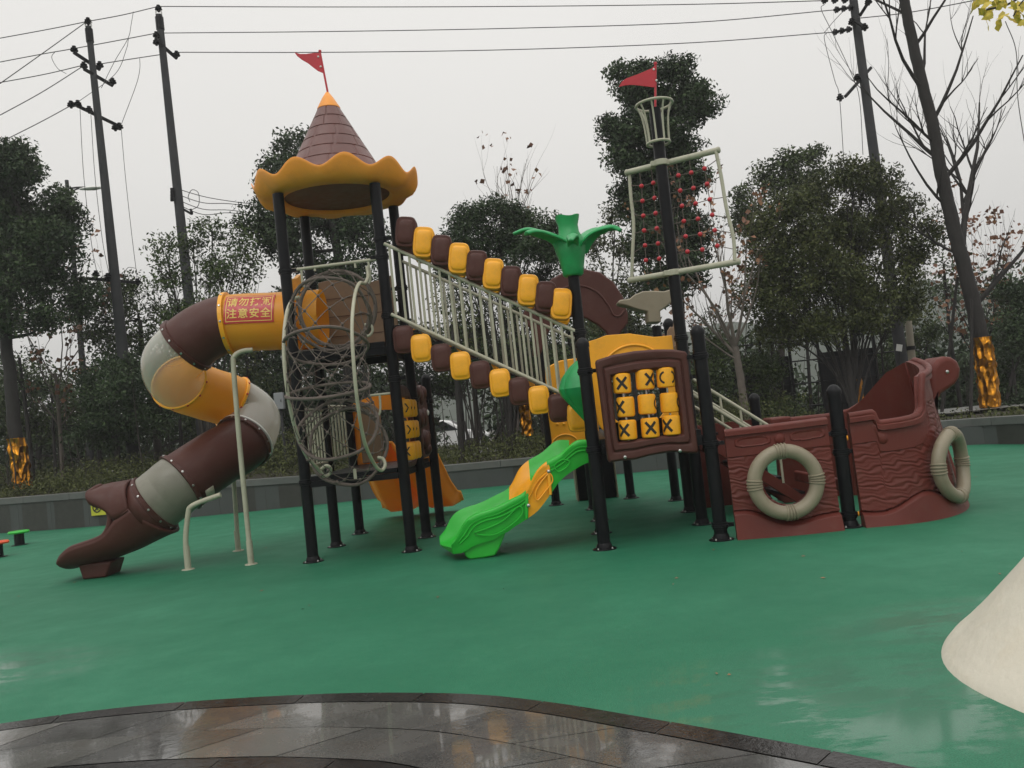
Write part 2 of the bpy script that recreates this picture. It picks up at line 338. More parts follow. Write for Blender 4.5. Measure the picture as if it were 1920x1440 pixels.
def spline(pts, per=8, closed=False):
    """Catmull-Rom through points"""
    P = [Vector(p) for p in pts]; n = len(P); out = []
    for i in range(n if closed else n - 1):
        p0 = P[(i - 1) % n] if closed or i > 0 else P[0] * 2 - P[1]
        p1, p2 = P[i], P[(i + 1) % n]
        p3 = P[(i + 2) % n] if closed or i + 2 < n else P[-1] * 2 - P[-2]
        for k in range(per):
            t = k / per
            out.append(0.5 * ((2 * p1) + (p2 - p0) * t + (2 * p0 - 5 * p1 + 4 * p2 - p3) * t * t + (3 * p1 - p0 - 3 * p2 + p3) * t ** 3))
    if not closed: out.append(P[-1])
    return out
def interp(x, xs, ys):
    return float(np.interp(x, xs, ys))
def fast_mesh(name, V, Fq, mt, parent=None, tint=None, origin=None, smooth=False):
    """quads from numpy arrays"""
    origin = np.array(origin if origin is not None else (WL[parent.name] if parent else (0, 0, 0)), float)
    me = bpy.data.meshes.new(name); V = (V - origin).astype(np.float32)
    me.vertices.add(len(V)); me.vertices.foreach_set('co', V.ravel())
    nf = len(Fq); me.loops.add(nf * 4); me.loops.foreach_set('vertex_index', Fq.astype(np.int32).ravel())
    me.polygons.add(nf); me.polygons.foreach_set('loop_start', np.arange(0, nf * 4, 4, dtype=np.int32)); me.polygons.foreach_set('loop_total', np.full(nf, 4, np.int32))
    me.update(calc_edges=True); me.materials.append(mt)
    if tint is not None:
        a = me.attributes.new('tint', 'FLOAT', 'FACE'); a.data.foreach_set('value', tint.astype(np.float32))
    if smooth: me.polygons.foreach_set('use_smooth', [True] * nf)
    o = bpy.data.objects.new(name, me); COL.objects.link(o); place(o, parent, origin); return o
# ================================================================ THE SETTING
def struct(o): o['kind'] = 'structure'; return o
# rubber surface up to the planter wall
wall_px = [(-400, 1040), (0, 1000), (200, 985), (400, 966), (560, 950), (826, 922), (1000, 905), (1200, 885), (1400, 868), (1500, 858), (1650, 846), (1780, 835), (1850, 833), (1920, 833), (2100, 835)]
wall_base = [gnd(*p) for p in wall_px]
wall_base[0] = Vector((-17, 20.5, 0)); wall_base.insert(0, Vector((-30, 25, 0)))
wall_base[-1] = Vector((8.3, 10.8, 0)); wall_base += [Vector((9.4, 7.5, 0)), Vector((11, 2, 0)), Vector((12, -6, 0))]
WH = [0.7, 0.7, 0.69, 0.665, 0.61, 0.56, 0.47, 0.455, 0.44, 0.43, 0.42, 0.41, 0.405, 0.415, 0.43, 0.43, 0.43, 0.43, 0.43]
wb = spline(wall_base, 6)
whs = [interp(i / 6, range(len(wall_base)), WH[:len(wall_base)]) for i in range(len(wb))]
wn = []
for i in range(len(wb)):
    d = (wb[min(i + 1, len(wb) - 1)] - wb[max(i - 1, 0)]).normalized(); wn.append(Vector((-d.y, d.x, 0)))   # away from the play area
b = MB(); far = [p + q * 0.2 for p, q in zip(wb, wn)]
near = [Vector((p.x * 0.9 - 2, -8, 0)) for p in wb]
rows = [[far[i].lerp(near[i], t) for i in range(len(wb))] for t in np.linspace(0, 1, 24)]
b.grid(rows); g = struct(b.build('rubber_ground', M['rubber'], smooth=0)); g.name = 'ground'

# planter wall: cladding with joints and a projecting cap
w = thing('planter_wall', 'long curved grey granite planter wall behind the playground', 'wall', (0, 15.7, 0))
def ribbon(inner, outer, z0f, z1f, step=1):
    q = MB(); idx = range(len(wb))
    A = [wb[i] + wn[i] * inner for i in idx]; B = [wb[i] + wn[i] * outer for i in idx]
    z0 = [z0f(i) for i in idx]; z1 = [z1f(i) for i in idx]; U = Vector((0, 0, 1))
    q.grid([[A[i] + U * z0[i] for i in idx], [A[i] + U * z1[i] for i in idx], [B[i] + U * z1[i] for i in idx], [B[i] + U * z0[i] for i in idx]])
    return q
# each cladding slab is separated by a fine joint
q = MB(); cum = [0]
for i in range(1, len(wb)): cum.append(cum[-1] + (wb[i] - wb[i - 1]).length)
def on_wall(s, off=0.0):
    x_ = interp(s, cum, [p.x for p in wb]); y_ = interp(s, cum, [p.y for p in wb])
    nx = interp(s, cum, [p.x for p in wn]); ny = interp(s, cum, [p.y for p in wn]); h = interp(s, cum, whs)
    return Vector((x_ + nx * off, y_ + ny * off, 0)), h
s = 0.0; rnd = random.Random(3)
while s < cum[-1] - 0.9:
    e_ = s + 0.9 - 0.006; A0, h0 = on_wall(s, 0.0); A1, h1 = on_wall(e_, 0.0); B0, _ = on_wall(s, 0.2); B1, _ = on_wall(e_, 0.2); U = Vector((0, 0, 1))
    P = [A0 - U * .02, A1 - U * .02, B1 - U * .02, B0 - U * .02, A0 + U * (h0 - .125), A1 + U * (h1 - .125), B1 + U * (h1 - .125), B0 + U * (h0 - .125)]
    q.add(P, [(0, 1, 5, 4), (1, 2, 6, 5), (2, 3, 7, 6), (3, 0, 4, 7), (4, 5, 6, 7)], rnd.random()); s += 0.9
M['clad'] = mat('granite_slab', (0.066, 0.072, 0.070), 0.6, 0.12, 1.3, 0.1, 220, tint=(0.067, 0.073, 0.071), dirt=(0.045, 0.05, 0.045), dirt_amt=0.4, spec=0.3)
q.build('cladding', M['clad'], w, smooth=0)
ribbon(0.004, 0.19, lambda i: -0.03, lambda i: whs[i] - 0.12).build('core', M['grout'], w, smooth=30)
M['cap'] = mat('wall_cap_stone', (0.105, 0.11, 0.105), 0.42, 0.15, 1.5, 0.1, 200, dirt=(0.06, 0.065, 0.055), dirt_amt=0.5)
q = MB(); s = 0.2
while s < cum[-1] - 1.3:
    a_ = [s, s + .4, s + .8, s + 1.193]; U = Vector((0, 0, 1)); I_ = [on_wall(x_, -.025) for x_ in a_]; O_ = [on_wall(x_, .24) for x_ in a_]
    lo_i, hi_i = [p - Vector((0, 0, p.z)) + U * (h - .118) for p, h in I_], [p + U * h for p, h in I_]; lo_o, hi_o = [p + U * (h - .118) for p, h in O_], [p + U * h for p, h in O_]
    q.grid([lo_i, hi_i, hi_o, lo_o], tint=0.0); n0 = len(q.v) - 16; q.f += [(n0, n0 + 4, n0 + 8, n0 + 12), (n0 + 3, n0 + 7, n0 + 11, n0 + 15)]; q.t += [0.0, 0.0]; s += 1.2
q.t = []; q.build('cap', M['cap'], w, smooth=0, bevel=0.005)

# planting soil behind, falling away to the road level and reaching the horizon
def terr(d): return interp(d, [0, 3, 9, 14, 60, 900], [0.0, 0.02, -0.12, -0.5, -0.6, -0.6])
b = MB(); rows = []
for d in (0.18, 1.2, 3, 5, 7, 9, 11, 14, 20, 40, 120):
    rows.append([Vector((p.x * (1 + max(0, d - 9) / 60), p.y, 0)) + (Vector((wn[i].x * min(1, 9 / max(d, .1)), wn[i].y if i < len(wb) - 30 else wn[i].y, 0)) * d) + Vector((0, 0, whs[i] - 0.07 + terr(d))) for i, p in enumerate(wb)])
b.grid(rows); o = struct(b.build('planting_bed', M['soil'], smooth=60)); o.name = 'terrain'
b = MB(); b.grid([[Vector((x, y, -0.35)) for x in (-300, 300)] for y in (-60, 300)]); o = struct(b.build('far_ground', M['soil'], smooth=0)); o.name = 'far_ground'
b = MB(); b.grid([[Vector((-60, y, 0.0)), Vector((60, y, 0.0))] for y in (33.0, 41.0)]); o = struct(b.build('road', M['road'], smooth=0))
# light path seen at the far right
P = [gnd(1740, 775, 0.44), gnd(1800, 777, 0.44), gnd(1875, 767, 0.44), gnd(1960, 757, 0.44), gnd(1960, 742, 0.44), gnd(1740, 764, 0.44)]
b = MB(); b.grid([[Vector((5.5, 16.6, .43)), Vector((9, 16.0, .43)), Vector((14, 13.4, .44))], [Vector((6, 18.6, .43)), Vector((10, 18.0, .43)), Vector((16, 15.6, .44))]])
M['path'] = mat('pale_wet_path', (0.24, 0.24, 0.23), 0.35, 0.12, 2); o = struct(b.build('path', M['path'], smooth=0))

# paving in the foreground: dark curved border, radial slabs, second dark border
edge = [(-7.0, 1.6), (-5.4, 2.95), (-4.0, 3.72), (-3.2, 3.98), (-2.55, 4.09), (-2.09, 4.14), (-1.57, 4.11), (-1.04, 4.02), (-.68, 3.92), (-.28, 3.76), (.05, 3.54), (.35, 3.29), (.67, 3.01), (1.07, 2.64), (1.6, 2.05), (2.2, 1.3), (2.9, 0.2), (3.4, -1.2)]
ed = spline([Vector((x, y, 0)) for x, y in edge], 8)
en = []
for i in range(len(ed)):
    d = (ed[min(i + 1, len(ed) - 1)] - ed[max(i - 1, 0)]).normalized(); en.append(Vector((d.y, -d.x, 0)))
ec = [0]
for i in range(1, len(ed)): ec.append(ec[-1] + (ed[i] - ed[i - 1]).length)
def on_edge(s, off, z=0.0):
    return Vector((interp(s, ec, [p.x for p in ed]) + interp(s, ec, [p.x for p in en]) * off, interp(s, ec, [p.y for p in ed]) + interp(s, ec, [p.y for p in en]) * off, z))
b = MB(); b.grid([[on_edge(s, o_, 0.004) for s in np.linspace(0, ec[-1], 90)] for o_ in (0, .5, 1, 1.8)]); struct(b.build('paving_bed', M['grout'], smooth=0)).name = 'pavement'
def slabs(name, o0, o1, width, mt, rnd, skew=0.0, z=0.009, rowsn=1, jog=0.0):
    q = MB(); gap = 0.005
    for r_ in range(rowsn):
        a0 = o0 + (o1 - o0) * r_ / rowsn + gap / 2; a1 = o0 + (o1 - o0) * (r_ + 1) / rowsn - gap / 2
        s = 0.05 + jog * r_
        while s < ec[-1] - width - 0.1:
            e_ = s + width - gap; tn = rnd.random(); dz = z + rnd.uniform(-.0008, .0008); k = max(2, int(width / 0.12))
            rowa = [on_edge(s + (e_ - s) * i / k, a0, dz) for i in range(k + 1)]
            rowb = [on_edge(s + (e_ - s) * i / k + skew, a1, dz) for i in range(k + 1)]
            q.grid([rowa, rowb], tint=tn); s += width
    return struct(q.build(name, mt, smooth=0))
rp = random.Random(11)
slabs('paving_border', 0.0, 0.12, 0.6, M['slabdark'], rp)
slabs('paving_slabs', 0.125, 0.72, 0.55, M['slab'], rp, skew=-0.28, rowsn=2, jog=0.0)
slabs('paving_inner_border', 0.725, 0.86, 0.6, M['slabdark'], rp)
slabs('paving_inner_slabs', 0.865, 1.8, 0.45, M['slab'], rp, rowsn=2)

# white mound at the right
mo = thing('concrete_mound', 'smooth cream white cone shaped mound at the edge of the green rubber ground', 'mound', (2.80, 3.15, 0))
b = MB(); prof = [(1.24, -0.03), (1.225, 0.0), (1.20, 0.03), (1.15, 0.075), (1.07, 0.155), (0.93, 0.31), (0.79, 0.47), (0.66, 0.62), (0.54, 0.73), (0.40, 0.81), (0.22, 0.85), (0.0, 0.86)]
b.lathe(prof, (2.80, 3.15, 0), 96, fn=lambda i, a, r, z: (r * (1 + .012 * math.sin(3 * a + 1) + .008 * math.sin(7 * a)), z))
b.build('mound_shell', M['mound'], mo, smooth=80)
b = MB(); rp = random.Random(5)
# few fallen leaves and grit on the rubber
for k in range(70):
    x_, y_ = rp.uniform(-5, 5), rp.uniform(3.6, 12); a = rp.uniform(0, 6.28); L_ = rp.uniform(.008, .022)
    c = Vector((x_, y_, 0.006)); d = Vector((math.cos(a), math.sin(a), 0)); e2 = Vector((-d.y, d.x, 0))
    b.add([c - d * L_, c + e2 * L_ * .5 + Vector((0, 0, .004)), c + d * L_, c - e2 * L_ * .5], [(0, 1, 2, 3)], rp.random())
tag(b.build('leaf_litter', M['leafrust'], smooth=0), 'few small fallen leaves scattered on the green rubber ground', 'litter', kind='stuff')
# ================================================================ THE PLAY STRUCTURE (one bolted thing)
PS = thing('play_structure', 'large castle and pirate ship play structure with slides, bridge and rope net', 'play structure', (0.2, 8.6, 0))
X_, Y_, Z_ = Vector((1, 0, 0)), Vector((0, 1, 0)), Vector((0, 0, 1))
def V3(x, y, z=0.0): return Vector((x, y, z))
PR = 0.055                                                      # post radius
def post(x, y, h, collars=(), cap=True, label=None):
    b = MB(); b.lathe([(PR, 0), (PR, h)], (x, y, 0), 24)
    if not cap: b.add([V3(x + PR * math.cos(k * math.pi / 12), y + PR * math.sin(k * math.pi / 12), h) for k in range(24)], [tuple(range(24))])
    o = b.build('post', M['black'], PS, origin=(x, y, 0))
    if label: o['label'] = label
    q = MB(); q.lathe([(0, 0.009), (0.098, 0.009), (0.103, 0.005), (0.103, 0), (0, 0)], (x, y, 0), 28)
    q.lathe([(PR + .001, 0.008), (PR + .014, 0.010), (PR + .009, 0.04), (PR + .001, 0.055)], (x, y, 0), 28)
    q.build('base_plate', M['black'], o, origin=(x, y, 0), smooth=30)
    q = MB()
    for k in range(4):
        a = math.pi / 4 + k * math.pi / 2; q.lathe([(0, .022), (.008, .022), (.010, .009)], (x + .085 * math.cos(a), y + .085 * math.sin(a), 0), 6)
    q.build('anchor_bolt', M['steel'], o, origin=(x, y, 0), smooth=30)
    if cap:
        q = MB(); q.lathe([(PR + .006, h - .03), (PR + .007, h), (PR * .95, h + .018), (PR * .68, h + .04), (PR * .32, h + .052), (0, h + .055)], (x, y, 0), 24)
        q.build('post_cap', M['black'], o, origin=(x, y, 0))
    for z, ang in collars:
        q = MB(); q.lathe([(PR, z - .028), (PR + .010, z - .026), (PR + .010, z - .008), (PR + .016, z - .006), (PR + .016, z + .006), (PR + .010, z + .008), (PR + .010, z + .026), (PR, z + .028)], (x, y, 0), 24)
        d = V3(math.cos(R(ang)), math.sin(R(ang))); q.box(V3(x, y, z) + d * (PR + .03), (.06, .035, .032), R(ang))
        q.build('clamp', M['black'], o, origin=(x, y, 0), smooth=30)
    return o
FL, FR, BL, BR = (-2.12, 8.43), (-1.15, 8.43), (-2.10, 9.42), (-1.10, 9.38)
L2, R2 = (-2.02, 10.40), (-1.03, 10.30)
P0, P1, P2, P3 = (.635, 7.32), (.705, 8.27), (.78, 9.24), (.82, 10.34)
Q0, Q1, Q2, Q3 = (1.595, 7.16), (1.655, 8.16), (1.745, 9.18), (1.82, 10.36)
B0, B1 = (.41, 11.28), (1.38, 11.14)
SH, SB = (2.655, 7.12), (2.60, 9.3)
posts = [post(*FL, 3.66, [(2.88, 0), (.78, 0)], False), post(*FR, 3.66, [(2.92, 180), (3.10, 0), (2.33, 0), (1.70, 0)], False), post(*BL, 3.66, [(2.9, -90)], False),
         post(*BR, 3.66, [(2.75, 180), (1.5, 90)], False), post(*L2, 1.78, [(1.5, 0)]), post(*R2, 1.78, [(1.5, -90)]),
         post(*P0, 1.76, [(1.52, 0), (.85, 0)]), post(*P1, 2.56, [(1.95, 180), (1.4, 0)], False, 'black post carrying the green palm top'), post(*P2, 1.9, [(1.5, 0)]), post(*P3, 1.9, [(1.5, 180)]),
         post(*Q0, 1.75, [(1.54, 180), (.80, 0), (.12, 0)]), post(*Q1, 4.02, [(1.78, 90), (1.4, 0)], False, 'tall black mast post'), post(*Q2, 2.03, [(1.7, -90)]), post(*Q3, 2.12, [], False),
         post(*B0, 2.1, [], False), post(*B1, 2.1, [], False), post(*SH, 1.13, [(.78, 180), (.62, 0), (.10, 0)]), post(*SB, 1.13, [(.7, 0)])]

def panel_xz(name, pts_uv, Y, thick, mt, parent=None, holes=None, bevel=.012, label=None, world=False):
    """flat board parallel to the picture's x axis: outline points (pixels at depth Y, or world x, z)"""
    P = [V3(p[0], Y, p[1]) for p in pts_uv] if world else [at(u, v, Y) for u, v in pts_uv]
    b = MB(); b.prism(P, (0, thick, 0)); o = b.build(name, mt, parent or PS, smooth=35, bevel=bevel)
    if label: o['label'] = label
    return o
def board(name, org, ux, outline, thick, mt, parent=None, bevel=.012, hole=None, label=None):
    """board in the vertical plane through org along horizontal unit ux; outline in (s, z); optional hole outline"""
    org = Vector(org); ux = Vector(ux).normalized(); nn = Vector((-ux.y, ux.x, 0))
    to = lambda s, z: org + ux * s + Z_ * z
    b = MB()
    if hole is None:
        b.prism([to(*p) for p in outline], nn * thick)
    else:
        # bridge outer and inner outlines point by point (same count, same start direction)
        n = len(outline); o0 = [to(*p) for p in outline]; i0 = [to(*p) for p in hole]; off = nn * thick
        vs = o0 + i0 + [p + off for p in o0] + [p + off for p in i0]; fs = []
        for k in range(n):
            j = (k + 1) % n
            fs += [(k, j, n + j, n + k), (2 * n + k, 3 * n + k, 3 * n + j, 2 * n + j), (k, 2 * n + k, 2 * n + j, j), (n + k, n + j, 3 * n + j, 3 * n + k)]
        b.add(vs, fs)
    o = b.build(name, mt, parent or PS, smooth=35, bevel=bevel)
    if label: o['label'] = label
    return o
def ring_outline(f, n=48, start=0.0):
    return [f(start + 2 * math.pi * k / n) for k in range(n)]
def rect_r(cx, cz, hw, hh, r, n=6):
    out = []
    for qx, qz, a0 in ((1, 1, 0), (-1, 1, 90), (-1, -1, 180), (1, -1, 270)):
        for k in range(n + 1):
            a = R(a0 + 90 * k / n); out.append((cx + qx * (hw - r) + r * math.cos(a), cz + qz * (hh - r) + r * math.sin(a)))
    return out
def bolts(name, pts, nrm, r=.011, mt=None, parent=None):
    nrm = Vector(nrm).normalized(); first = None
    for p in pts:
        if first is None:
            q = MB(); q.lathe([(r * 1.25, 0), (r * 1.2, .004), (r * .8, .009), (0, .010)], p, 10, axis=nrm)
            first = q.build(name, mt or M['steel'], parent or PS, origin=p)
        else: inst(first, parent or PS, p)

# ---------------- decks
def deck(name, poly, z, t=.055, edge=.09, mt=None):
    b = MB(); b.prism([V3(x, y, z - t) for x, y in poly], (0, 0, t)); 
    n = len(poly)
    for i in range(n):
        a, c = V3(*poly[i]), V3(*poly[(i + 1) % n]); d = c - a; mid = (a + c) / 2
        b.box(mid + Z_ * (z - t - edge / 2 - .001), (d.length, .035, edge), math.atan2(d.y, d.x))
    return b.build(name, mt or M['black'], PS, smooth=30, bevel=.004)
ud = deck('upper_deck', [(FL[0] + .06, FL[1] - .03), (FR[0] - .06, FR[1] - .03), (BR[0] - .06, BR[1] + .02), (BL[0] + .06, BL[1] + .02)], 2.08, .05, .08)
ld = deck('lower_deck', [(FL[0] + .06, FL[1] - .03), (FR[0] - .06, FR[1] - .03), (R2[0] - .06, R2[1] + .02), (L2[0] + .06, L2[1] + .02)], .83, .045, .06)
md = deck('ship_deck', [(P0[0] + .06, P0[1] + .02), (Q0[0] - .06, Q0[1] + .02), (Q3[0] - .06, Q3[1]), (P3[0] + .05, P3[1])], .93, .05, .08)
deck('rear_deck', [(P3[0] + .05, P3[1] + .03), (Q3[0] - .08, Q3[1] + .03), (B1[0] + .03, B1[1]), (B0[0] + .04, B0[1])], .93, .05, .08)
q = MB(); q.box(V3(-1.62, 8.385, .815), (.03, .012, .10)); q.build('deck_bracket', M['cream'], PS)

# ---------------- castle roof
RC = V3(-1.62, 8.92)
b = MB(); NL = 11
def scal(i, a, r, z):
    k = .5 + .5 * math.cos(NL * (a + 1.27))
    if i in (4, 5, 6): return (r + .012 * k, z + .115 * (k ** .9) - .02)
    if i in (3, 7): return (r, z + .05 * k - .02)
    return (r, z)
b.lathe([(.545, 3.71), (.555, 3.672), (.70, 3.660), (.80, 3.685), (.858, 3.800), (.852, 3.815), (.840, 3.80), (.80, 3.73), (.60, 3.75), (.46, 3.79)], RC, 176, fn=scal)
rf = b.build('castle_roof_rim', M['canopy'], PS, smooth=70, sub=1)
b = MB(); b.lathe([(.60, 3.745), (.56, 3.715), (.0, 3.735)], RC, 64); b.build('roof_underside', M['underbrown'], PS)
# brick courses cut as real grooves round the cone
b = MB(); prof = []; zs = []
ztop, zbot, rt, rb = 4.655, 3.78, .115, .575
nc = 7; seg = 160
edges_z = [zbot + (ztop - zbot) * (k / nc) for k in range(nc + 1)]
rows = []
for c in range(nc):
    za, zb_ = edges_z[c], edges_z[c + 1]
    for z, g in ((za + .001, 1), (za + .007, 0), ((za + zb_) / 2, 0), (zb_ - .007, 0), (zb_ - .001, 1)):
        row = []; nb_ = max(6, int(round(12 - c * .9)))
        for k in range(seg):
            a = 2 * math.pi * k / seg; rr = rb + (rt - rb) * (z - zbot) / (ztop - zbot)
            ph = (a / (2 * math.pi) * nb_ + .5 * (c % 2) + .13 * c) % 1.0; w_ = .045
            dd = g or min(ph, 1 - ph) < w_
            rr -= .008 if dd else 0
            row.append(RC + V3(rr * math.cos(a), rr * math.sin(a), z))
        rows.append(row)
b.grid(rows, closed_u=True); b.build('roof_cone', M['roofbrown'], PS, smooth=25)
b = MB(); b.lathe([(.112, 4.64), (.122, 4.652), (.118, 4.665), (.06, 4.77), (.018, 4.83), (0, 4.84)], RC, 40); b.build('roof_tip', M['canopy'], PS)
def flag(base, top, cloth, yoff, label):
    b = MB(); b.tube([base, top], .011, 8); b.lathe([(0, -.018), (.014, -.012), (.018, 0), (.014, .012), (0, .018)], top + Z_ * .01, 10)
    po = b.build('flagpole', M['red'], PS); po['label'] = label
    b = MB(); b.prism(cloth, (0, .006, 0)); f_ = b.build('flag', M['red'], po, origin=WL[po.name], smooth=30, bevel=.001)
    bolts('rivet', [cloth[0] + V3(-.022, -.001, -.04), cloth[0] + V3(-.008, -.001, -.15)], (0, -1, 0), .009, M['white'], f_)
Y0 = RC.y
flag(at(615, 176, Y0), at(600, 98, Y0), [at(u, v, Y0 - .012) for u, v in ((600, 99), (588, 99), (574, 101), (563, 101), (552, 98), (557, 105), (566, 112), (578, 119), (588, 127), (596, 133), (606, 137))], 0, 'thin red flagpole on the castle roof')

# ---------------- upper guards of the tower
def bars(name, a0, a1, b0, b1, n, r=.011, rr=.017, mt=None, parent=None, ends=True, label=None):
    """railing: top rail a0-a1, bottom rail b0-b1, n upright bars"""
    p = MB(); p.tube([a0, a1], rr, 12); o = p.build('top_rail', mt or M['cream'], parent or PS)
    if label: o['label'] = label
    if b0 is not None:
        p = MB(); p.tube([b0, b1], rr, 12); p.build('bottom_rail', mt or M['cream'], o, origin=WL[o.name])
    for k in range(n):
        t = (k + .5) / n if ends else k / (n - 1)
        p = MB(); p.tube([a0.lerp(a1, t), b0.lerp(b1, t)], r, 8); p.build('rail_bar', mt or M['cream'], o, origin=WL[o.name])
    return o
yg = FL[1]
p = MB(); p.tube([V3(FL[0] + .04, yg, 2.885), V3(FR[0] - .04, yg, 2.905)], .017, 12); gr = p.build('guard_rail', M['cream'], PS)
NC = V3(-1.635, yg, 2.45)
for k, x in enumerate(np.linspace(FL[0] + .16, FR[0] - .14, 6)):
    zt = 2.885 + .02 * (x - FL[0]); dx = x - NC.x; zr = NC.z + math.sqrt(max(0.0, .40 ** 2 - min(abs(dx), .37) ** 2))
    pts = [V3(x, yg, zt), V3(x, yg, max(zr + .05, 2.62))]
    if abs(dx) > .30: pts.append(V3(x - .05 * np.sign(dx), yg - .01, max(zr, 2.56)))
    p = MB(); p.tube(spline(pts, 4), .012, 8); p.build('rail_bar', M['cream'], gr, origin=WL[gr.name])

# tan and yellow boards round the upper deck
def wavy(w, h, n=14, amp=.05, lobes=2):
    return [(0, 0), (w, 0)] + [(w * (1 - k / n), h + amp * math.sin(math.pi * lobes * 2 * (1 - k / n) + .6)) for k in range(n + 1)]
board('back_board', (BL[0] + .08, BL[1] - .02, 2.09), (1, -.03, 0), wavy(.84, .80, 16, .035, 1), .04, M['tan'], label='tan board with wavy top at the back of the tower')
q = MB()
for zz in (.2, .42, .62): q.box(V3(-1.6, BL[1] - .042, 2.09 + zz), (.8, .006, .006))
q.build('board_seam', M['brown'], PS)
# tube entrance board in the plane of FL-BL
ux = Vector((BL[0] - FL[0], BL[1] - FL[1], 0)).normalized()
oc = [(.43 + .415 * math.cos(a) * (1 if abs(math.cos(a)) < .7 else 1), .40 + (.40 if math.sin(a) < 0 else .40 + .12 * abs(math.cos(a * 1.0)) * 0 + .10 * math.cos(2 * a) ** 2) * math.sin(a)) for a in [2 * math.pi * k / 48 for k in range(48)]]
def sq(a, hw, hh, cx, cz, p=5.0):
    c, s_ = math.cos(a), math.sin(a); return (cx + hw * math.copysign(abs(c) ** (2 / p), c), cz + hh * math.copysign(abs(s_) ** (2 / p), s_))
outer = [sq(2 * math.pi * k / 48, .42, .41, .50, .41) for k in range(48)]
outer = [(s_, z + (.07 * math.sin(max(0, min(1, (s_ - .1) / .8)) * math.pi * 3 + 1.4) if z > .6 else 0)) for s_, z in outer]
board('tube_entrance_board', (FL[0] - .02, FL[1], 2.09), ux, outer, .045, M['yellow'], hole=[(.50 + .29 * math.cos(2 * math.pi * k / 48), .40 + .29 * math.sin(2 * math.pi * k / 48)) for k in range(48)], label='wavy yellow board where the tube slide starts')
# low guard between FR and BR above bridge opening, dark red board under it
# ---------------- tube slide
TP = [(640, 594, 8.93), (600, 597, 8.93), (520, 602, 8.93), (430, 607, 8.92), (388, 621, 8.90), (350, 648, 8.87), (322, 682, 8.95), (336, 717, 9.25), (385, 737, 9.65), (436, 754, 9.98), (474, 785, 10.02), (456, 828, 9.72), (403, 862, 9.42), (340, 904, 9.14), (314, 925, 9.10), (290, 944, 9.08)]
K3, K5 = 7, 11
TW = [at(*p) for p in TP]; PER = 10
tp = spline(TW, PER); TR = [.302] * len(tp)
tr = [interp(i / PER, [0, 3, 5, 7, 9, 11, 15], [.302, .302, .305, .300, .305, .318, .318]) for i in range(len(tp))]
TS = None
def tube_piece(i0, i1, mt, name='tube_section', label=None, r_add=0.0):
    global TS
    idx = list(range(int(i0 * PER), int(i1 * PER) + 1))
    b = MB(); b.tube([tp[i] for i in idx], [tr[i] + r_add for i in idx], 56, cap=False)
    o = b.build(name, mt, TS or PS, smooth=60)
    if TS is None: TS = o
    if label: o['label'] = label
    return o
TS = None
o_ = tube_piece(0.9, 3, M['yellowthin'], 'tube_slide', 'yellow, brown and clear enclosed tube slide winding down from the tower')
tube_piece(3, 5, M['brown'], label='brown bent tube section under the yellow one')
tube_piece(5, 7, M['clear'], label='clear bent tube section at the outer turn')
tube_piece(7, 9, M['yellowthin'], label='yellow tube section seen through the clear bend')
tube_piece(9, 11, M['clear'], label='clear bent tube section at the inner turn')
tube_piece(11, 13, M['brown'], label='long brown lower tube section')
tube_piece(13, 15, M['greycream'], label='cream tube section above the brown exit chute')
def flange(i, mt, w=.028, h=.022, bm=None, nb=12):
    i = int(round(i * PER)); i = min(i, len(tp) - 1); d = (tp[min(i + 1, len(tp) - 1)] - tp[i - 1]).normalized(); r = tr[i]
    b = MB(); b.lathe([(r, -w), (r + h * .7, -w), (r + h, -w + .004), (r + h, w - .004), (r + h * .7, w), (r, w), (r - .006, 0), (r, -w)], tp[i], 56, axis=d)
    o = b.build('flange', mt, TS, smooth=40)
    q = Vector((0, 0, 1)).rotation_difference(d).to_matrix()
    q_ = MB()
    for k in range(nb):
        a = 2 * math.pi * k / nb; n_ = q @ Vector((math.cos(a), math.sin(a), 0))
        q_.lathe([(.013, -.002), (.012, .006), (0, .010)], tp[i] + n_ * (r + h), 8, axis=n_)
    q_.build('flange_bolts', bm or M['steel'], TS)
    return o
flange(3, M['yellow'], .024, .030); flange(5, M['brown'], .03, .022); flange(7, M['yellow'], .018, .018, M['red'])
flange(9, M['yellow'], .018, .022, M['red']); flange(11, M['brown'], .024, .024); flange(13, M['brown'], .024, .026); flange(15, M['brown'], .026, .022)
q = MB(); i11 = int(11 * PER); d11 = (tp[i11] - tp[i11 - 1]).normalized()
q.lathe([(.312, -.012), (.340, -.010), (.340, .010), (.312, .012)], tp[i11] - d11 * .045, 56, axis=d11); q.build('white_rim', M['white'], TS)
# a leaf-shaped decal on the inner clear bend
# sign wrapped on the first tube section
sd = (tp[int(2.9 * PER)] - tp[int(1.2 * PER)]).normalized(); s0 = at(528, 602, 8.93); rS = .3045
def on_tube(s, t, r=rS):
    """s metres along the tube towards the tower, t metres round it, up from the camera side"""
    ax = -sd; w_ = Z_ - ax * Z_.dot(ax); w_.normalize(); f_ = ax.cross(w_); f_ = f_ if f_.y < 0 else -f_
    a = t / rS + .40; base = s0 + ax * s; q_ = min(range(len(tp) - 1), key=lambda k_: abs(tp[k_].x - base.x)); base = tp[q_] + (tp[q_ + 1] - tp[q_]) * ((base.x - tp[q_].x) / (tp[q_ + 1].x - tp[q_].x)); r = r + .004
    return base + (f_ * math.cos(a) + w_ * math.sin(a)) * r
W_, H_ = .505, .335
b = MB(); rows = [[on_tube(-W_ + W_ * i / 8, -H_ / 2 + H_ * j / 16, rS + .0015) for i in range(9)] for j in range(17)]; b.grid(rows)
sg = b.build('warning_sign', M['signred'], TS); sg['label'] = 'red sign with yellow Chinese lettering on the yellow tube'
b = MB(); m_ = .018; tk = .0075
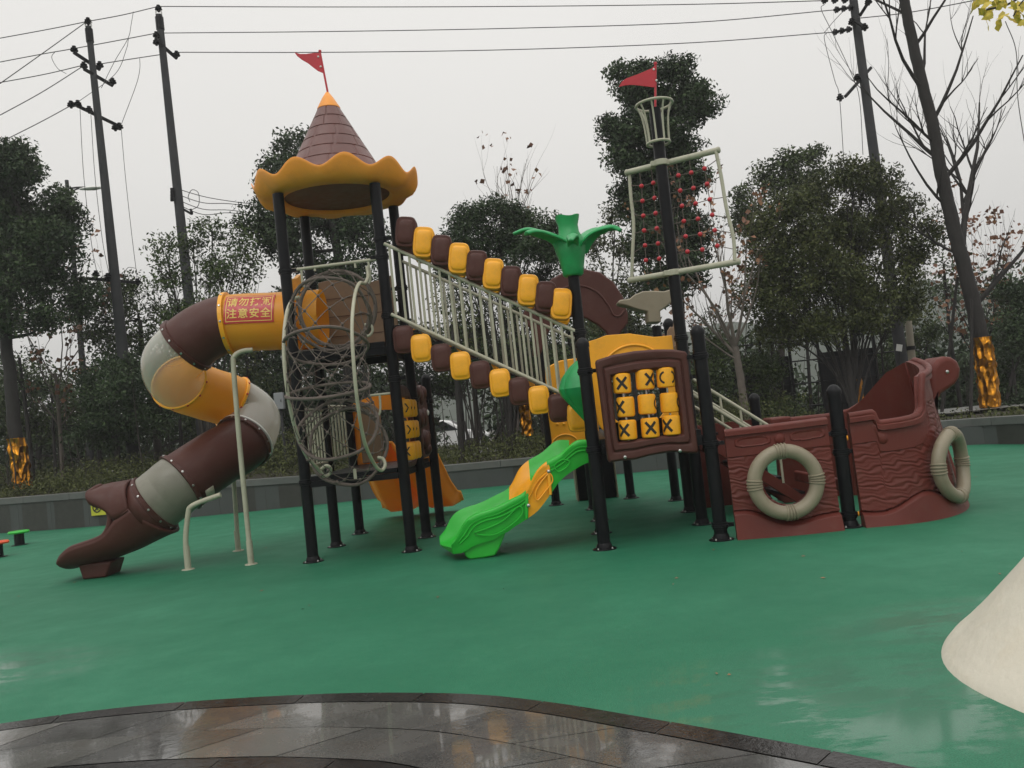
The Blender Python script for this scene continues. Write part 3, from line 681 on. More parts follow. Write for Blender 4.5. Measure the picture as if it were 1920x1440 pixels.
for (s0_, s1_, t0_, t1_) in ((-W_ + m_, -m_, -H_ / 2 + m_, -H_ / 2 + m_ + tk), (-W_ + m_, -m_, H_ / 2 - m_ - tk, H_ / 2 - m_), (-W_ + m_, -W_ + m_ + tk, -H_ / 2 + m_ + tk, H_ / 2 - m_ - tk), (-m_ - tk, -m_, -H_ / 2 + m_ + tk, H_ / 2 - m_ - tk)):
    b.grid([[on_tube(s0_ + (s1_ - s0_) * i / 8, t0_ + (t1_ - t0_) * j / 8, rS + .0028) for i in range(9)] for j in range(9)])
b.build('sign_border', M['signyel'], sg, origin=WL[sg.name])
def lettering(text, size, mt, mapf, parent, name='lettering', bold=.012):
    cu = bpy.data.curves.new('txt', 'FONT'); cu.body = text; cu.size = size; cu.align_x = 'CENTER'; cu.align_y = 'CENTER'; cu.offset = bold * size; cu.resolution_u = 3; cu.space_character = 1.12
    ob = bpy.data.objects.new('txt', cu); COL.objects.link(ob); bpy.context.view_layer.update()
    dg = bpy.context.evaluated_depsgraph_get(); me0 = ob.evaluated_get(dg).to_mesh()
    b = MB(); b.add([mapf(v.co.x, v.co.y) for v in me0.vertices], [tuple(p.vertices) for p in me0.polygons])
    ob.evaluated_get(dg).to_mesh_clear(); bpy.data.objects.remove(ob); bpy.data.curves.remove(cu)
    return b.build(name, mt, parent, origin=WL[parent.name], smooth=0)
lettering('请勿打闹', .108, M['signyel'], lambda x, y: on_tube(-W_ / 2 + x, y * 1.1 + .058, rS + .003), sg)
lettering('注意安全', .108, M['signyel'], lambda x, y: on_tube(-W_ / 2 + x, y - .074, rS + .003), sg)

# exit chute
E0 = tp[-1]; ed0 = (tp[-1] - tp[-3]).normalized()
yE = E0.y
def sheet(name, rows_fn, stations, mt, parent, thick=.03):
    b = MB(); b.grid([rows_fn(t) for t in stations]); return b.build(name, mt, parent, smooth=60, solid=thick)
# bottom line and wall-top line of the chute in the side view (pixels), from the flange to the lip
bot_l = [(330, 995), (310, 1003), (285, 1015), (265, 1025), (240, 1035), (215, 1044), (190, 1052), (160, 1058), (140, 1062), (133, 1058)]
top_l = [(266, 948), (252, 960), (240, 970), (230, 984), (218, 998), (203, 1006), (180, 1014), (158, 1022), (140, 1036), (133, 1048)]
hood_b = [(268, 952), (254, 962), (239, 968), (227, 955), (208, 944), (194, 937), (188, 927), (187, 918)]
hood_t = [(252, 900), (238, 903), (226, 905), (214, 907), (205, 909), (197, 911), (190, 914), (187, 918)]
def arc_section(pb, pt, r_half, n=15, power=2.4):
    """U section between the bottom point and the two wall tops; half width r_half"""
    out = []
    for k in range(-n, n + 1):
        t = k / n; a = abs(t); s_ = math.copysign(1, t)
        y = r_half * min(1.0, math.sin(a * math.pi / 2) ** .85) * s_
        h = 1 - math.cos(a * math.pi / 2) ** .9 if a < 1 else 1
        p = pb.lerp(pt, h); out.append(V3(p.x, yE + y, p.z))
    return out
b = MB(); rows = []
bl_ = spline([at(u, v, yE) for u, v in bot_l], 4); tl_ = spline([at(u, v, yE) for u, v in top_l], 4)
for i in range(len(bl_)): rows.append(arc_section(bl_[i], tl_[i], interp(i / (len(bl_) - 1), [0, .25, .8, 1], [.318, .315, .30, .25])))
b.grid(rows); ch = b.build('exit_chute', M['brown'], TS, smooth=70, solid=.035); ch['label'] = 'brown open exit chute of the tube slide'
b = MB(); S_ = [(200, 910), (196, 912), (192, 916), (188, 922), (192, 935), (203, 942), (217, 945), (227, 953), (231, 967), (228, 984), (218, 998), (203, 1006), (180, 1014), (158, 1022), (142, 1035), (134, 1048)]
sL_ = [at(u, v, yE) + V3(0, -interp(i, [0, 3, 9, 15], [.12, .25, .30, .25])) for i, (u, v) in enumerate(S_)]; sR_ = [V3(p.x, 2 * yE - p.y, p.z) for p in sL_]
b.tube(spline(sL_, 6) + spline(sR_[::-1], 6), .030, 10); b.build('chute_rim', M['brown'], TS)
# hood: upper half shell
b = MB(); rows = []
ht = spline([at(u, v, yE) for u, v in hood_t], 4); hb = spline([at(u, v, yE) for u, v in hood_b], 4)
for i in range(len(ht)):
    rr = interp(i / (len(ht) - 1), [0, .6, .8, 1], [.318, .315, .30, .26]); row = []
    for k in range(-14, 15):
        t = k / 14; a = abs(t); y = rr * math.sin(a * math.pi / 2) ** .8 * math.copysign(1, t) if k else 0
        p = ht[i].lerp(hb[i], 1 - math.cos(a * math.pi / 2) ** .8 if a < 1 else 1); row.append(V3(p.x, yE + y, p.z))
    rows.append(row)
b.grid(rows); b.build('chute_hood', M['brown'], TS, smooth=70, solid=.035)
# upper collar closing the chute's start
b = MB(); iN = len(tp) - 1
b.tube([tp[iN], tp[iN] + ed0 * .06, tp[iN] + ed0 * .15], [tr[iN], tr[iN] * .998, tr[iN] * .985], 48, cap=False); b.build('chute_collar', M['brown'], TS, solid=.02)
# foot
ft = [at(u, v, yE) for u, v in ((160, 1052), (170, 1082), (213, 1080), (222, 1048))]
ft[1].z = ft[2].z = 0.0
b = MB(); b.prism([p - Y_ * .17 for p in ft], (0, .34, 0)); b.build('chute_foot', M['brown'], TS, bevel=.02)
# supports
def support(name, base, path, r=.026, label=None):
    b = MB(); b.tube(path, r, 12); o = b.build(name, M['cream'], TS)
    q = MB(); q.lathe([(0, .008), (.062, .008), (.065, 0)], base, 20); q.tube([base, base + Z_ * .24], r + .006, 12); q.build('support_foot', M['cream'], TS)
    if label: o['label'] = label
    return o
g1 = gnd(471, 1055); g1.y = 8.58; g1 = at(471, 1057, 8.72); g1.z = 0
tB = at(438, 690, g1.y); 
support('support_pole', g1, spline([g1, V3(g1.x - .004, g1.y, 1.2), V3(tB.x, g1.y, tB.z), V3(tB.x + .02, g1.y, tB.z + .12), V3(tB.x + .10, g1.y + .02, tB.z + .165), V3(tB.x + .2, g1.y + .04, tB.z + .17)], 5), label='tall cream pole under the yellow and brown tube sections')
g2 = gnd(447, 1033); t2 = at(437, 880, g2.y)
support('support_pole', g2, [g2, V3(t2.x, g2.y, 1.0), V3(t2.x + .01, g2.y - .02, 1.2)], .026)
g3 = gnd(353, 1068); t3 = at(353, 962, g3.y)
support('support_pole', g3, spline([g3, V3(g3.x, g3.y, .3), V3(t3.x, g3.y, t3.z), V3(t3.x + .03, g3.y, t3.z + .06), V3(t3.x + .13, g3.y + .02, t3.z + .10), V3(t3.x + .34, g3.y + .03, t3.z + .15)], 5), .027, 'short bent cream pole under the lower tube joint')
# saddle plates
q = MB(); i13 = int(12.7 * PER); dd = (tp[i13 + 1] - tp[i13]).normalized()
c13 = tp[i13]; rows = []
for s_ in (-.05, .05):
    row = []
    for k in range(9):
        a = R(-130 + 100 * k / 8); w_ = (Z_ - dd * Z_.dot(dd)).normalized(); h_ = dd.cross(w_); h_ = h_ if h_.y < 0 else -h_
        row.append(c13 + dd * s_ + (w_ * math.sin(a) + h_ * math.cos(a)) * (tr[i13] + .012))
    rows.append(row)
q.grid(rows); q.build('saddle', M['cream'], TS, solid=.01)

# ---------------- net tunnel
NT_X = -1.635; zc = 1.76; RB = .69; RT = .375; y0 = yg - .02
def ncenter(ph): return V3(NT_X - .02 * math.sin(ph), y0 - RB * math.sin(ph), zc + RB * math.cos(ph))
def npt(ph, a, r=RT):
    c = ncenter(ph); radial = V3(0, -math.sin(ph), math.cos(ph)); return c + (X_ * math.cos(a) + radial * math.sin(a)) * r
def nrad(ph): return RT * (1 - .06 * math.sin(ph * 6 - .5) ** 2)
p = MB(); p.tube([npt(.0, 2 * math.pi * k / 40) for k in range(40)], .019, 8, closed=True)
NET = p.build('net_tunnel', M['rope'], PS); NET['label'] = 'grey rope net climbing tunnel curving between the two decks of the tower'
for ph in (31, 68, 102, 136, 168):
    ph = R(ph); p = MB(); p.tube([npt(ph, 2 * math.pi * k / 40, RT + .008 * math.sin(5 * 2 * math.pi * k / 40 + ph * 7)) for k in range(40)], .016, 8, closed=True); p.build('rope_ring', M['rope'], NET, origin=WL[NET.name])
NS = 10; turns = 1.9; rn = random.Random(4)
for dirn in (1, -1):
    for k in range(NS):
        pts = []
        for i in range(46):
            t = i / 45; ph = R(2) + t * R(172); a = 2 * math.pi * (k / NS + dirn * t * turns / 2)
            pts.append(npt(ph, a, nrad(ph) + .004 * dirn + rn.uniform(-.004, .004)))
        p = MB(); p.tube(pts, .0046, 5); p.build('net_rope', M['rope'], NET, origin=WL[NET.name])
# knots at the crossings
p = MB(); 
for k in range(NS):
    for j in range(NS):
        # crossing of strand k (+) and j (-)
        for w_ in (-1, 0, 1, 2):
            t = ((j - k) / NS + w_) / turns
            if 0.02 < t < .98:
                ph = R(2) + t * R(172); a = 2 * math.pi * (k / NS + t * turns / 2); c = npt(ph, a, nrad(ph))
                p.lathe([(0, -.018), (.013, -.009), (.016, 0), (.013, .009), (0, .018)], c, 6)
p.build('net_knots', M['rope'], NET, origin=WL[NET.name])['kind'] = 'stuff'
# cream side rails with curled ends
def side_rail(uv, Ys, label):
    pts = spline([at(u, v, y) for (u, v), y in zip(uv, Ys)], 8); b = MB(); b.tube(pts, .0165, 12); o = b.build('side_rail', M['cream'], NET, origin=WL[NET.name]); o['label'] = label
side_rail([(560, 557), (548, 563), (537, 590), (532, 650), (537, 720), (550, 790), (572, 850), (596, 878), (608, 893), (618, 888), (620, 878), (612, 873), (602, 880)],
          [8.1, 8.0, 7.78, 7.6, 7.58, 7.7, 7.9, 8.1, 8.2, 8.25, 8.2, 8.18, 8.2], 'left cream side rail of the net tunnel')
side_rail([(688, 500), (690, 518), (684, 531), (674, 531), (665, 555), (660, 610), (663, 680), (671, 760), (684, 830), (702, 870), (715, 882), (722, 872), (718, 860), (708, 858)],
          [8.40, 8.36, 8.2, 7.95, 7.75, 7.48, 7.40, 7.46, 7.68, 7.95, 8.05, 8.1, 8.12, 8.12], 'right cream side rail of the net tunnel')
lp = [at(u, v, 8.36) for u, v in ((681, 624), (690, 630), (698, 622), (697, 612), (690, 608), (684, 609))]
b = MB(); b.tube(spline(lp, 5), .013, 8); b.build('rail_curl', M['cream'], NET, origin=WL[NET.name])

# ---------------- bridge
rt0, rt1 = V3(FR[0] + .04, 8.38, 3.04), V3(P1[0] - .03, 8.24, 1.955); rb0, rb1 = V3(FR[0] + .04, 8.38, 2.335), V3(P1[0] - .03, 8.24, 1.255)
br = bars('bridge', rt0, rt1, rb0, rb1, 19, .0125, .018, label='near cream railing of the sloping bridge')
fr0, fr1, fb0, fb1 = V3(BR[0] + .04, 9.36, 3.04), V3(P2[0] - .03, 9.22, 1.955), V3(BR[0] + .04, 9.36, 2.335), V3(P2[0] - .03, 9.22, 1.255)
bars('bridge', fr0, fr1, fb0, fb1, 19, .0125, .018, label='far cream railing of the sloping bridge')
b = MB(); n_ = 16
for k in range(n_):
    a = rb0.lerp(rb1, (k + .5) / n_); c = fb0.lerp(fb1, (k + .5) / n_); b.box((a + c) / 2 - Z_ * .09, (.115, 1.0, .02))
b.build('bridge_floor', M['black'], PS)
def shield_mesh(name, hw, hh, t, mt, boss=.02, skew=0.0):
    """puffed rounded block with a raised inner pad, facing -y"""
    b = MB(); n = 40; rows = []
    for dy, k, kk in ((t / 2, 1.0, 0), (-t / 2 + .012, 1.0, 0), (-t / 2, .95, 0), (-t / 2 - .002, .80, 0), (-t / 2 - boss * .6, .76, 0), (-t / 2 - boss, .66, 0), (-t / 2 - boss * 1.1, .3, 0), (-t / 2 - boss * 1.12, 0.0001, 0)):
        row = []
        for j in range(n):
            s_, z = sq(2 * math.pi * j / n, hw * k, hh * k, 0, 0, 4.0); row.append(V3(s_, dy, z + skew * s_))
        rows.append(row)
    b.grid(rows, closed_u=True); return b
proto = {}
def shield(kind, mt, c, dims, skew=0.0, boss=.016, rot=(0, 0, 0)):
    key = (kind, mt)
    if key not in proto:
        b = shield_mesh('shield', *dims, mt, boss, skew); c = Vector(c)
        b.v = [tuple(Vector(p) + c) for p in b.v]; o = b.build(kind, M[mt], PS, origin=c, smooth=50, bevel=0); o.rotation_euler = rot; proto[key] = o; return o
    return inst(proto[key], PS, c, rot)
low = [(757, 637), (790, 653), (828, 671), (864, 686), (901, 703), (938, 718), (974, 734), (1011, 750), (1048, 765), (1083, 783)]
for k, (u, v) in enumerate(low):
    c = at(u, v, 8.30 - .014 * k); shield('lower_shield', ('brown', 'yellow')[k % 2], c, (.102, .137, .05))
for k in range(9):
    t = (k + .45) / 9.6; c = fb0.lerp(fb1, t) - Z_ * .12 + Y_ * .07; shield('lower_shield', ('orange', 'brown')[k % 2], c, (.094, .13, .04))
up = [(762, 437), (795, 456), (828, 471), (861, 486), (894, 500), (925, 515), (958, 529), (990, 545), (1023, 558), (1052, 571)]
for k, (u, v) in enumerate(up):
    c = at(u, v, 8.36 - .013 * k); shield('upper_shield', ('brown', 'yellow')[k % 2] + '', c, (.102, .152, .13), 0.0, .02, rot=(R(0), R(9), R(0)))
    # back half of the padded arch
for k in range(10):
    t = (k + .4) / 10.2; c = fr0.lerp(fr1, t) + Z_ * .20; shield('far_upper_shield', ('brown', 'yellow')[k % 2], c, (.094, .10, .08), 0, .01, rot=(0, R(9), 0))

# ---------------- palm top
pc = V3(*P1)
prof = [(.0, 2.50), (.085, 2.50), (.10, 2.515), (.108, 2.58), (.128, 2.68), (.155, 2.78), (.135, 2.86), (.10, 2.93), (.095, 3.0), (.115, 3.07), (.118, 3.085), (.085, 3.09), (0, 3.07)]
b = MB(); b.lathe(prof, pc, 40, fn=lambda i, a, r, z: (r * (1 + (.03 if 3 <= i <= 10 else 0) * math.cos(5 * a)), z + (.012 * math.cos(3 * a + 1) if i > 8 else 0)))
pal = b.build('palm_top', M['palmgreen'], PS, smooth=60); pal['label'] = 'green plastic palm leaves on top of the post'
def palm_leaf(pts, wid):
    """leaf along pts, widths wid, with a folded midrib"""
    P = spline(pts, 6); n = len(P); b = MB(); rows = []
    for i in range(n):
        w_ = interp(i / (n - 1), np.linspace(0, 1, len(wid)), wid); d = (P[min(i + 1, n - 1)] - P[max(i - 1, 0)]).normalized(); sd_ = d.cross(Z_).normalized(); up_ = sd_.cross(d)
        if up_.z < 0: up_ = -up_
        rows.append([P[i] - sd_ * w_ - up_ * w_ * .35, P[i] - sd_ * w_ * .5 + up_ * .004, P[i] + up_ * .012, P[i] + sd_ * w_ * .5 + up_ * .004, P[i] + sd_ * w_ - up_ * w_ * .35])
    b.grid(rows); b.build('palm_leaf', M['palmgreen'], pal, origin=WL[pal.name], smooth=50, solid=.028, bevel=0, sub=1)
def lw(*uv): return [at(u, v, y) for u, v, y in uv]
palm_leaf(lw((1058, 480, 8.25), (1052, 455, 8.2), (1038, 444, 8.15), (1018, 437, 8.1), (1000, 434, 8.03), (986, 438, 7.98)), (.06, .09, .09, .07, .035))
palm_leaf(lw((1058, 470, 8.3), (1050, 452, 8.35), (1030, 442, 8.42), (1005, 433, 8.45), (985, 431, 8.45), (962, 440, 8.45)), (.05, .07, .06, .05, .02))
palm_leaf(lw((1090, 475, 8.25), (1098, 453, 8.2), (1112, 437, 8.15), (1132, 428, 8.1), (1150, 426, 8.08), (1164, 433, 8.05)), (.06, .09, .09, .07, .025))
palm_leaf(lw((1080, 470, 8.35), (1088, 450, 8.5), (1100, 437, 8.7), (1118, 430, 8.9), (1135, 432, 9.0)), (.05, .07, .06, .04, .02))
palm_leaf(lw((1074, 470, 8.2), (1074, 445, 8.05), (1072, 442, 7.9), (1070, 452, 7.75)), (.05, .06, .05, .02))

# ---------------- tic-tac-toe panel
yT = 7.17
fo = [at(u, v, yT) for u, v in ((1119, 675), (1150, 665), (1190, 658), (1230, 655), (1262, 655), (1285, 659), (1289, 664), (1293, 700), (1298, 750), (1304, 800), (1310, 846), (1307, 850), (1290, 850), (1262, 847), (1240, 850), (1215, 855), (1190, 862), (1165, 864), (1143, 867), (1140, 862), (1135, 820), (1129, 770), (1122, 715), (1117, 680))]
ho = [at(u, v, yT) for u, v in ((1147, 706), (1165, 703), (1190, 698), (1225, 694), (1250, 692), (1261, 692), (1264, 695), (1267, 715), (1271, 745), (1275, 775), (1279, 808), (1278, 813), (1265, 815), (1245, 817), (1225, 819), (1208, 822), (1188, 825), (1172, 827), (1161, 829), (1158, 825), (1155, 800), (1152, 770), (1149, 740), (1146, 710))]
b = MB(); n = len(fo); tf = .07; off = Y_ * tf
def ringface(o0, i0, y_): pass
mid_ = [o_.lerp(i_, .5) - Y_ * .0 for o_, i_ in zip(fo, ho)]
l1 = [o_.lerp(i_, .10) - Y_ * .018 for o_, i_ in zip(fo, ho)]; l2 = [o_.lerp(i_, .40) - Y_ * .018 for o_, i_ in zip(fo, ho)]; l3 = [o_.lerp(i_, .50) - Y_ * .004 for o_, i_ in zip(fo, ho)]
l4 = [o_.lerp(i_, .60) - Y_ * .026 for o_, i_ in zip(fo, ho)]; l5 = [o_.lerp(i_, .88) - Y_ * .026 for o_, i_ in zip(fo, ho)]
b.grid([[p + off for p in ho], [p + off for p in fo], fo, l1, l2, l3, l4, l5, ho, [p + off for p in ho]], closed_u=True)
tt = b.build('game_panel', M['brown'], PS, smooth=45, bevel=.004); tt['label'] = 'brown framed noughts and crosses panel with nine yellow turning drums'
bolts('panel_bolt', [at(1172, 857, yT - .012), at(1275, 845, yT - .012)], (0, -1, 0), .013, M['steel'], tt)
drums = [[(1166, 719), (1209, 712), (1248, 708)], [(1173, 763), (1213, 758), (1255, 755)], [(1177, 806), (1219, 802), (1259, 797)]]
# mark angles per drum: (cross angle or None, ring angle or None), 0 = facing the viewer
marks = [[(-8, None), (28, None), (None, 6)], [(-48, None), (None, 98), (None, 100)], [(-32, None), (-5, None), (-40, None)]]
DR, DH = .076, .168; yD = yT + .035; drum0 = None
for r_ in range(3):
    for c_ in range(3):
        c = at(*drums[r_][c_], yD)
        if drum0 is None:
            b = MB(); b.lathe([(0, -DH / 2), (DR * .8, -DH / 2), (DR * .96, -DH / 2 + .008), (DR, -DH / 2 + .022), (DR, DH / 2 - .022), (DR * .96, DH / 2 - .008), (DR * .8, DH / 2), (0, DH / 2)], c, 36)
            drum0 = b.build('game_drum', M['yellow'], tt, origin=c); dr = drum0
        else: dr = inst(drum0, tt, c)
        dr.rotation_euler = (0, R(2), 0)
        xa, oa = marks[r_][c_]; mk = MB(); rr = DR + .0012
        def dpt(al, z): return c + V3(math.sin(al) * rr, -math.cos(al) * rr, z)
        def stroke(pts, w):
            P = [Vector((p[0], p[1], 0)) for p in pts]; rows = []
            for i in range(len(P)):
                d = (P[min(i + 1, len(P) - 1)] - P[max(i - 1, 0)]).normalized(); nn_ = Vector((-d.y, d.x, 0)) * w
                rows.append([dpt((P[i] + nn_).x / DR, (P[i] + nn_).y), dpt((P[i]).x / DR, P[i].y), dpt((P[i] - nn_).x / DR, (P[i] - nn_).y)])
            mk.grid(rows)
        if xa is not None:
            s_ = R(xa) * DR; hx = .042
            stroke([(s_ - hx + 2 * hx * i / 8, -.05 + .10 * i / 8) for i in range(9)], .0115)
            rr = DR + .0020; stroke([(s_ - hx + 2 * hx * i / 8, .05 - .10 * i / 8) for i in range(9)], .0115)
        if oa is not None:
            s_ = R(oa) * DR
            for h_ in (0, math.pi): stroke([(s_ + .070 * math.cos(h_ + R(-62 + 124 * i / 14)) , .052 * math.sin(h_ + R(-62 + 124 * i / 14))) for i in range(15)], .0085)
        mo_ = mk.build('drum_mark', M['ink'], dr, origin=c, smooth=0, flip=False)
for c_ in range(3):
    a = at(drums[0][c_][0] - 3, drums[0][c_][1] - 28, yD); z_ = at(drums[2][c_][0] + 3, drums[2][c_][1] + 27, yD)
    b = MB(); b.tube([a, z_], .009, 8); b.build('drum_axle', M['steel'], tt)

b = MB(); b.box(V3((at(1160, 815, yT).x + at(1280, 800, yT).x) / 2, yT + .12, at(1220, 806, yT).z - .01), (.62, .02, .20)); b.build('back_plate', M['black'], tt)
# yellow arched board behind it, between the mast and the palm post
yY = 8.22
o_ = [at(u, v, yY) for u, v in ((1104, 640), (1118, 636), (1135, 629), (1152, 625), (1170, 624), (1188, 626), (1205, 630), (1220, 632), (1236, 631))]
w_, h_ = o_[-1].x - o_[0].x, None
x0, x1 = P1[0] + .07, Q1[0] - .07; n = 48; cx, cz = (x0 + x1) / 2, 1.42
def topz(x): return interp(x, [p.x for p in o_], [p.z for p in o_])
outer = []; inner = []
for k in range(n):
    a = 2 * math.pi * k / n; s_, z = sq(a, (x1 - x0) / 2, .47, cx, cz, 7)
    if z > cz + .2: z = max(z - .03, topz(s_) - .0) if z > cz + .3 else z
    outer.append((s_, min(z, topz(s_)))); si, zi = sq(a, .30, .36, cx, cz - .08, 2.4); inner.append((si, zi))
board('arched_board', (0, yY, 0), (1, 0, 0), outer, .045, M['yellow'], hole=inner, label='yellow arched board behind the noughts and crosses panel')
b = MB(); b.tube([V3(cx + .33 * math.cos(a), yY - .004, cz + .02 + .33 * math.sin(a)) for a in np.linspace(.35, math.pi - .35, 24)], .012, 8); b.build('arch_bead', M['yellow'], PS)
# green ribbed shell beside the bridge end
b = MB(); c = at(1098, 736, 7.84); rows = []
for i in range(13):
    t = i / 12; row = []
    for k in range(25):
        a = math.pi * k / 24; rr = interp(t, [0, .1, .25, .45, .98, 1], [.05, .13, .20, .245, .015, .01]) * (1 - .07 * (1 - abs(math.cos(a * 4.5)) ** .3))
        row.append(c + V3(-rr * math.sin(a), -rr * math.cos(a), .29 - .58 * t))
    rows.append(row)
b.grid(rows); b.build('ribbed_shell', M['palmgreen'], PS, smooth=30, solid=.02)['label'] = 'green ribbed shell at the foot of the bridge'
# yellow board with drips at the far corner
ux = Vector((P3[0] - B0[0], P3[1] - B0[1], 0)).normalized(); Lb = (Vector(P3) - Vector(B0)).length
n = 48; outer = [sq(2 * math.pi * k / n, Lb / 2 - .06, .50, Lb / 2, 1.22, 7) for k in range(n)]
inner = [sq(2 * math.pi * k / n, .10, .10, Lb / 2, 1.32, 2) for k in range(n)]
board('corner_board', (B0[0], B0[1], 0), ux, outer, .05, M['yellow'], hole=inner)
panel_xz('front_yellow_board', ((1022, 690), (1050, 676), (1100, 668), (1118, 700), (1124, 840), (1036, 838), (1026, 760)), 10.28, .04, M['yellow'], label='yellow board with raised drips behind the green slide')
q = MB(); 
for du in (1045, 1057, 1069): q.lathe([(0, 0), (.016, .002), (.02, .012), (.012, .02), (0, .024)], at(du, 795, 10.28), 10, axis=(0, -1, 0))
q.tube([at(1060, 835, 10.275) + V3(.16 * math.cos(a), 0, .13 * math.sin(a)) for a in np.linspace(0, math.pi, 14)], .012, 6)
q.build('raised_drips', M['yellow'], PS)

# ---------------- brown sweeping arch at the back
aY = 11.18
ar = [(985, 606), (980, 590), (990, 572), (1010, 548), (1035, 522), (1062, 508), (1095, 504), (1125, 510), (1150, 528), (1168, 555), (1178, 590), (1178, 605), (1165, 622), (1162, 640), (1140, 640), (1138, 624), (1122, 610), (1100, 597), (1080, 592), (1055, 598), (1035, 612), (1024, 632), (1018, 655), (1012, 668), (998, 668), (1000, 640), (1000, 622)]
o = panel_xz('sweeping_arch', ar, aY, .10, M['brown'], bevel=.02, label='brown sweeping arch board behind the palm post')
b = MB(); b.tube(spline([at(u, v, aY - .004) for u, v in ((1010, 590), (1030, 560), (1058, 540), (1090, 536), (1120, 548), (1140, 572), (1150, 590), (1162, 592), (1172, 580))], 6), .014, 8); b.build('arch_groove', M['brown'], PS)
# cream leaf-shaped cap on the back post
lY = 10.33
lf = [(1158, 566), (1163, 562), (1180, 560), (1190, 552), (1205, 546), (1225, 545), (1245, 546), (1262, 541), (1268, 545), (1266, 560), (1250, 575), (1238, 583), (1240, 604), (1215, 605), (1214, 584), (1195, 580), (1175, 573), (1160, 570)]
panel_xz('leaf_cap', lf, lY - .11, .22, M['creamp'], bevel=.03, label='cream leaf shaped cap on the back post')
# small tan picket board
panel_xz('picket_board', ((1251, 660), (1250, 640), (1252, 620), (1257, 612), (1262, 614), (1264, 603), (1269, 608), (1274, 640), (1276, 662)), 8.9, .04, M['tan'], bevel=.008)
b = MB(); b.box(V3((Q1[0] + Q2[0]) / 2, (Q1[1] + Q2[1]) / 2, 1.35), (.04, .85, .8), math.atan2(Q2[1] - Q1[1], Q2[0] - Q1[0]) - math.pi / 2)
b.build('side_board', M['tan'], PS, bevel=.01)

# ---------------- green and orange slide
yN, yFr = 7.50, 7.98
near_top = [(1106, 827), (1080, 829), (1052, 852), (1025, 868), (1006, 886), (986, 922), (955, 940), (926, 954), (898, 963), (880, 972), (869, 984), (862, 998), (855, 1010), (846, 1021)]
near_bot = [(1106, 866), (1085, 876), (1053, 899), (1030, 930), (1008, 958), (985, 975), (966, 987), (954, 996), (940, 1003), (925, 1012), (905, 1018), (886, 1025), (868, 1036), (850, 1039)]
far_top = [(1100, 810), (1078, 814), (1053, 828), (1019, 857), (990, 880), (950, 914), (930, 930), (912, 941), (884, 951), (856, 957), (844, 964), (836, 978), (828, 1000), (818, 1022)]
nt_, nb_ = [at(u, v, yN) for u, v in near_top], [at(u, v, yN) for u, v in near_bot]
SEC = [(0, 3.0, 'green'), (3.0, 5.0, 'orange'), (5.0, 13, 'green')]
tN, bN = spline(nt_, 6), spline(nb_, 6); SHF = V3(-.15, .55, 0)
SL = None
for a_, e_, mt_ in SEC:
    i0, i1 = int(a_ * 6), int(e_ * 6); b = MB(); rows = []
    for i in range(i0, i1 + 1):
        t, bo = tN[i], bN[i]; dn = (bo - t); kd = interp(i, [0, 50, 66, 78], [.17, .17, .13, .05]); dn2 = dn.normalized() * min(kd, dn.length * .8); fl = t + dn2
        far_t = t + SHF; far_f = fl + SHF; und = t + dn.normalized() * max(.02, min(dn.length, kd + .07)); ftp_ = V3(0, -1, 0)
        rows.append([bo, bo.lerp(t, .3) + V3(0, -.012), bo.lerp(t, .7) + V3(0, -.012), t + dn2 * .22 + V3(0, -.03), t + V3(0, -.032, -.004), t + V3(0, -.015, .012), t + V3(0, .015, .012), t + dn2 * .25 + V3(0, .04),
                     fl - dn2 * .25 + V3(0, .06), fl + V3(0, .11), fl.lerp(far_f, .5) + dn2 * .05, far_f + V3(0, -.11), far_f - dn2 * .25 + V3(0, -.06), far_t + dn2 * .25 + V3(0, -.04), far_t + V3(0, -.015, .012), far_t + V3(0, .015, .012), far_t + V3(0, .032, -.004),
                     far_t + dn2 * .3 + V3(0, .03), und + SHF, und.lerp(bo, .6) + V3(0, .10)])
    b.grid(rows, closed_u=True); m_ = 20
    b.f.append(tuple(range(m_))); b.f.append(tuple(len(b.v) - m_ + k for k in range(m_))[::-1])
    if SL is None: SL = b.build('open_slide', M[mt_], PS, smooth=55); SL['label'] = 'open green and orange slide running down from the ship deck'
    else: b.build('slide_section', M[mt_], SL, origin=WL[SL.name], smooth=55)['label'] = mt_ + ' section of the open slide'
for (j0, j1, mt_), fr_ in [(q_, f_) for q_ in ((0, 18, 'green'), (18, 30, 'orange'), (30, 71, 'green')) for f_ in (.16, .26)]:
    b = MB(); b.tube([tN[i] + (bN[i] - tN[i]).normalized() * min((bN[i] - tN[i]).length * fr_ * 1.6, fr_ * .32) + V3(0, -.020, 0) for i in range(j0, j1 + 1)], .008, 6); b.build('wall_bead', M[mt_], SL, origin=WL[SL.name])
for i in (18, 30):
    b = MB(); t, bo = tN[i], bN[i]; d = (t - bo); b.box((t + bo) / 2 - V3(-.01, .014, 0), (.03, .035, d.length * .95), mtx=(Vector((0, 0, 1)).rotation_difference(d.normalized())).to_matrix()); b.build('joint_lip', M['green' if i == 30 else 'orange'], SL, origin=WL[SL.name], bevel=.01)
bolts('slide_bolt', [at(1029, 884, yN - .03), at(991, 948, yN - .03)], (0, -1, 0), .014, M['steel'], SL)
fo_ = [at(u, v, yN) for u, v in ((866, 1028), (872, 1044), (880, 1048), (905, 1050), (928, 1043), (936, 1030), (948, 1000), (920, 1000), (885, 1015))]
for p in fo_[2:4]: p.z = 0.0
b = MB(); b.prism([p + Y_ * .03 for p in fo_], (0, .40, 0)); b.build('slide_foot', M['green'], SL, origin=WL[SL.name], bevel=.015)
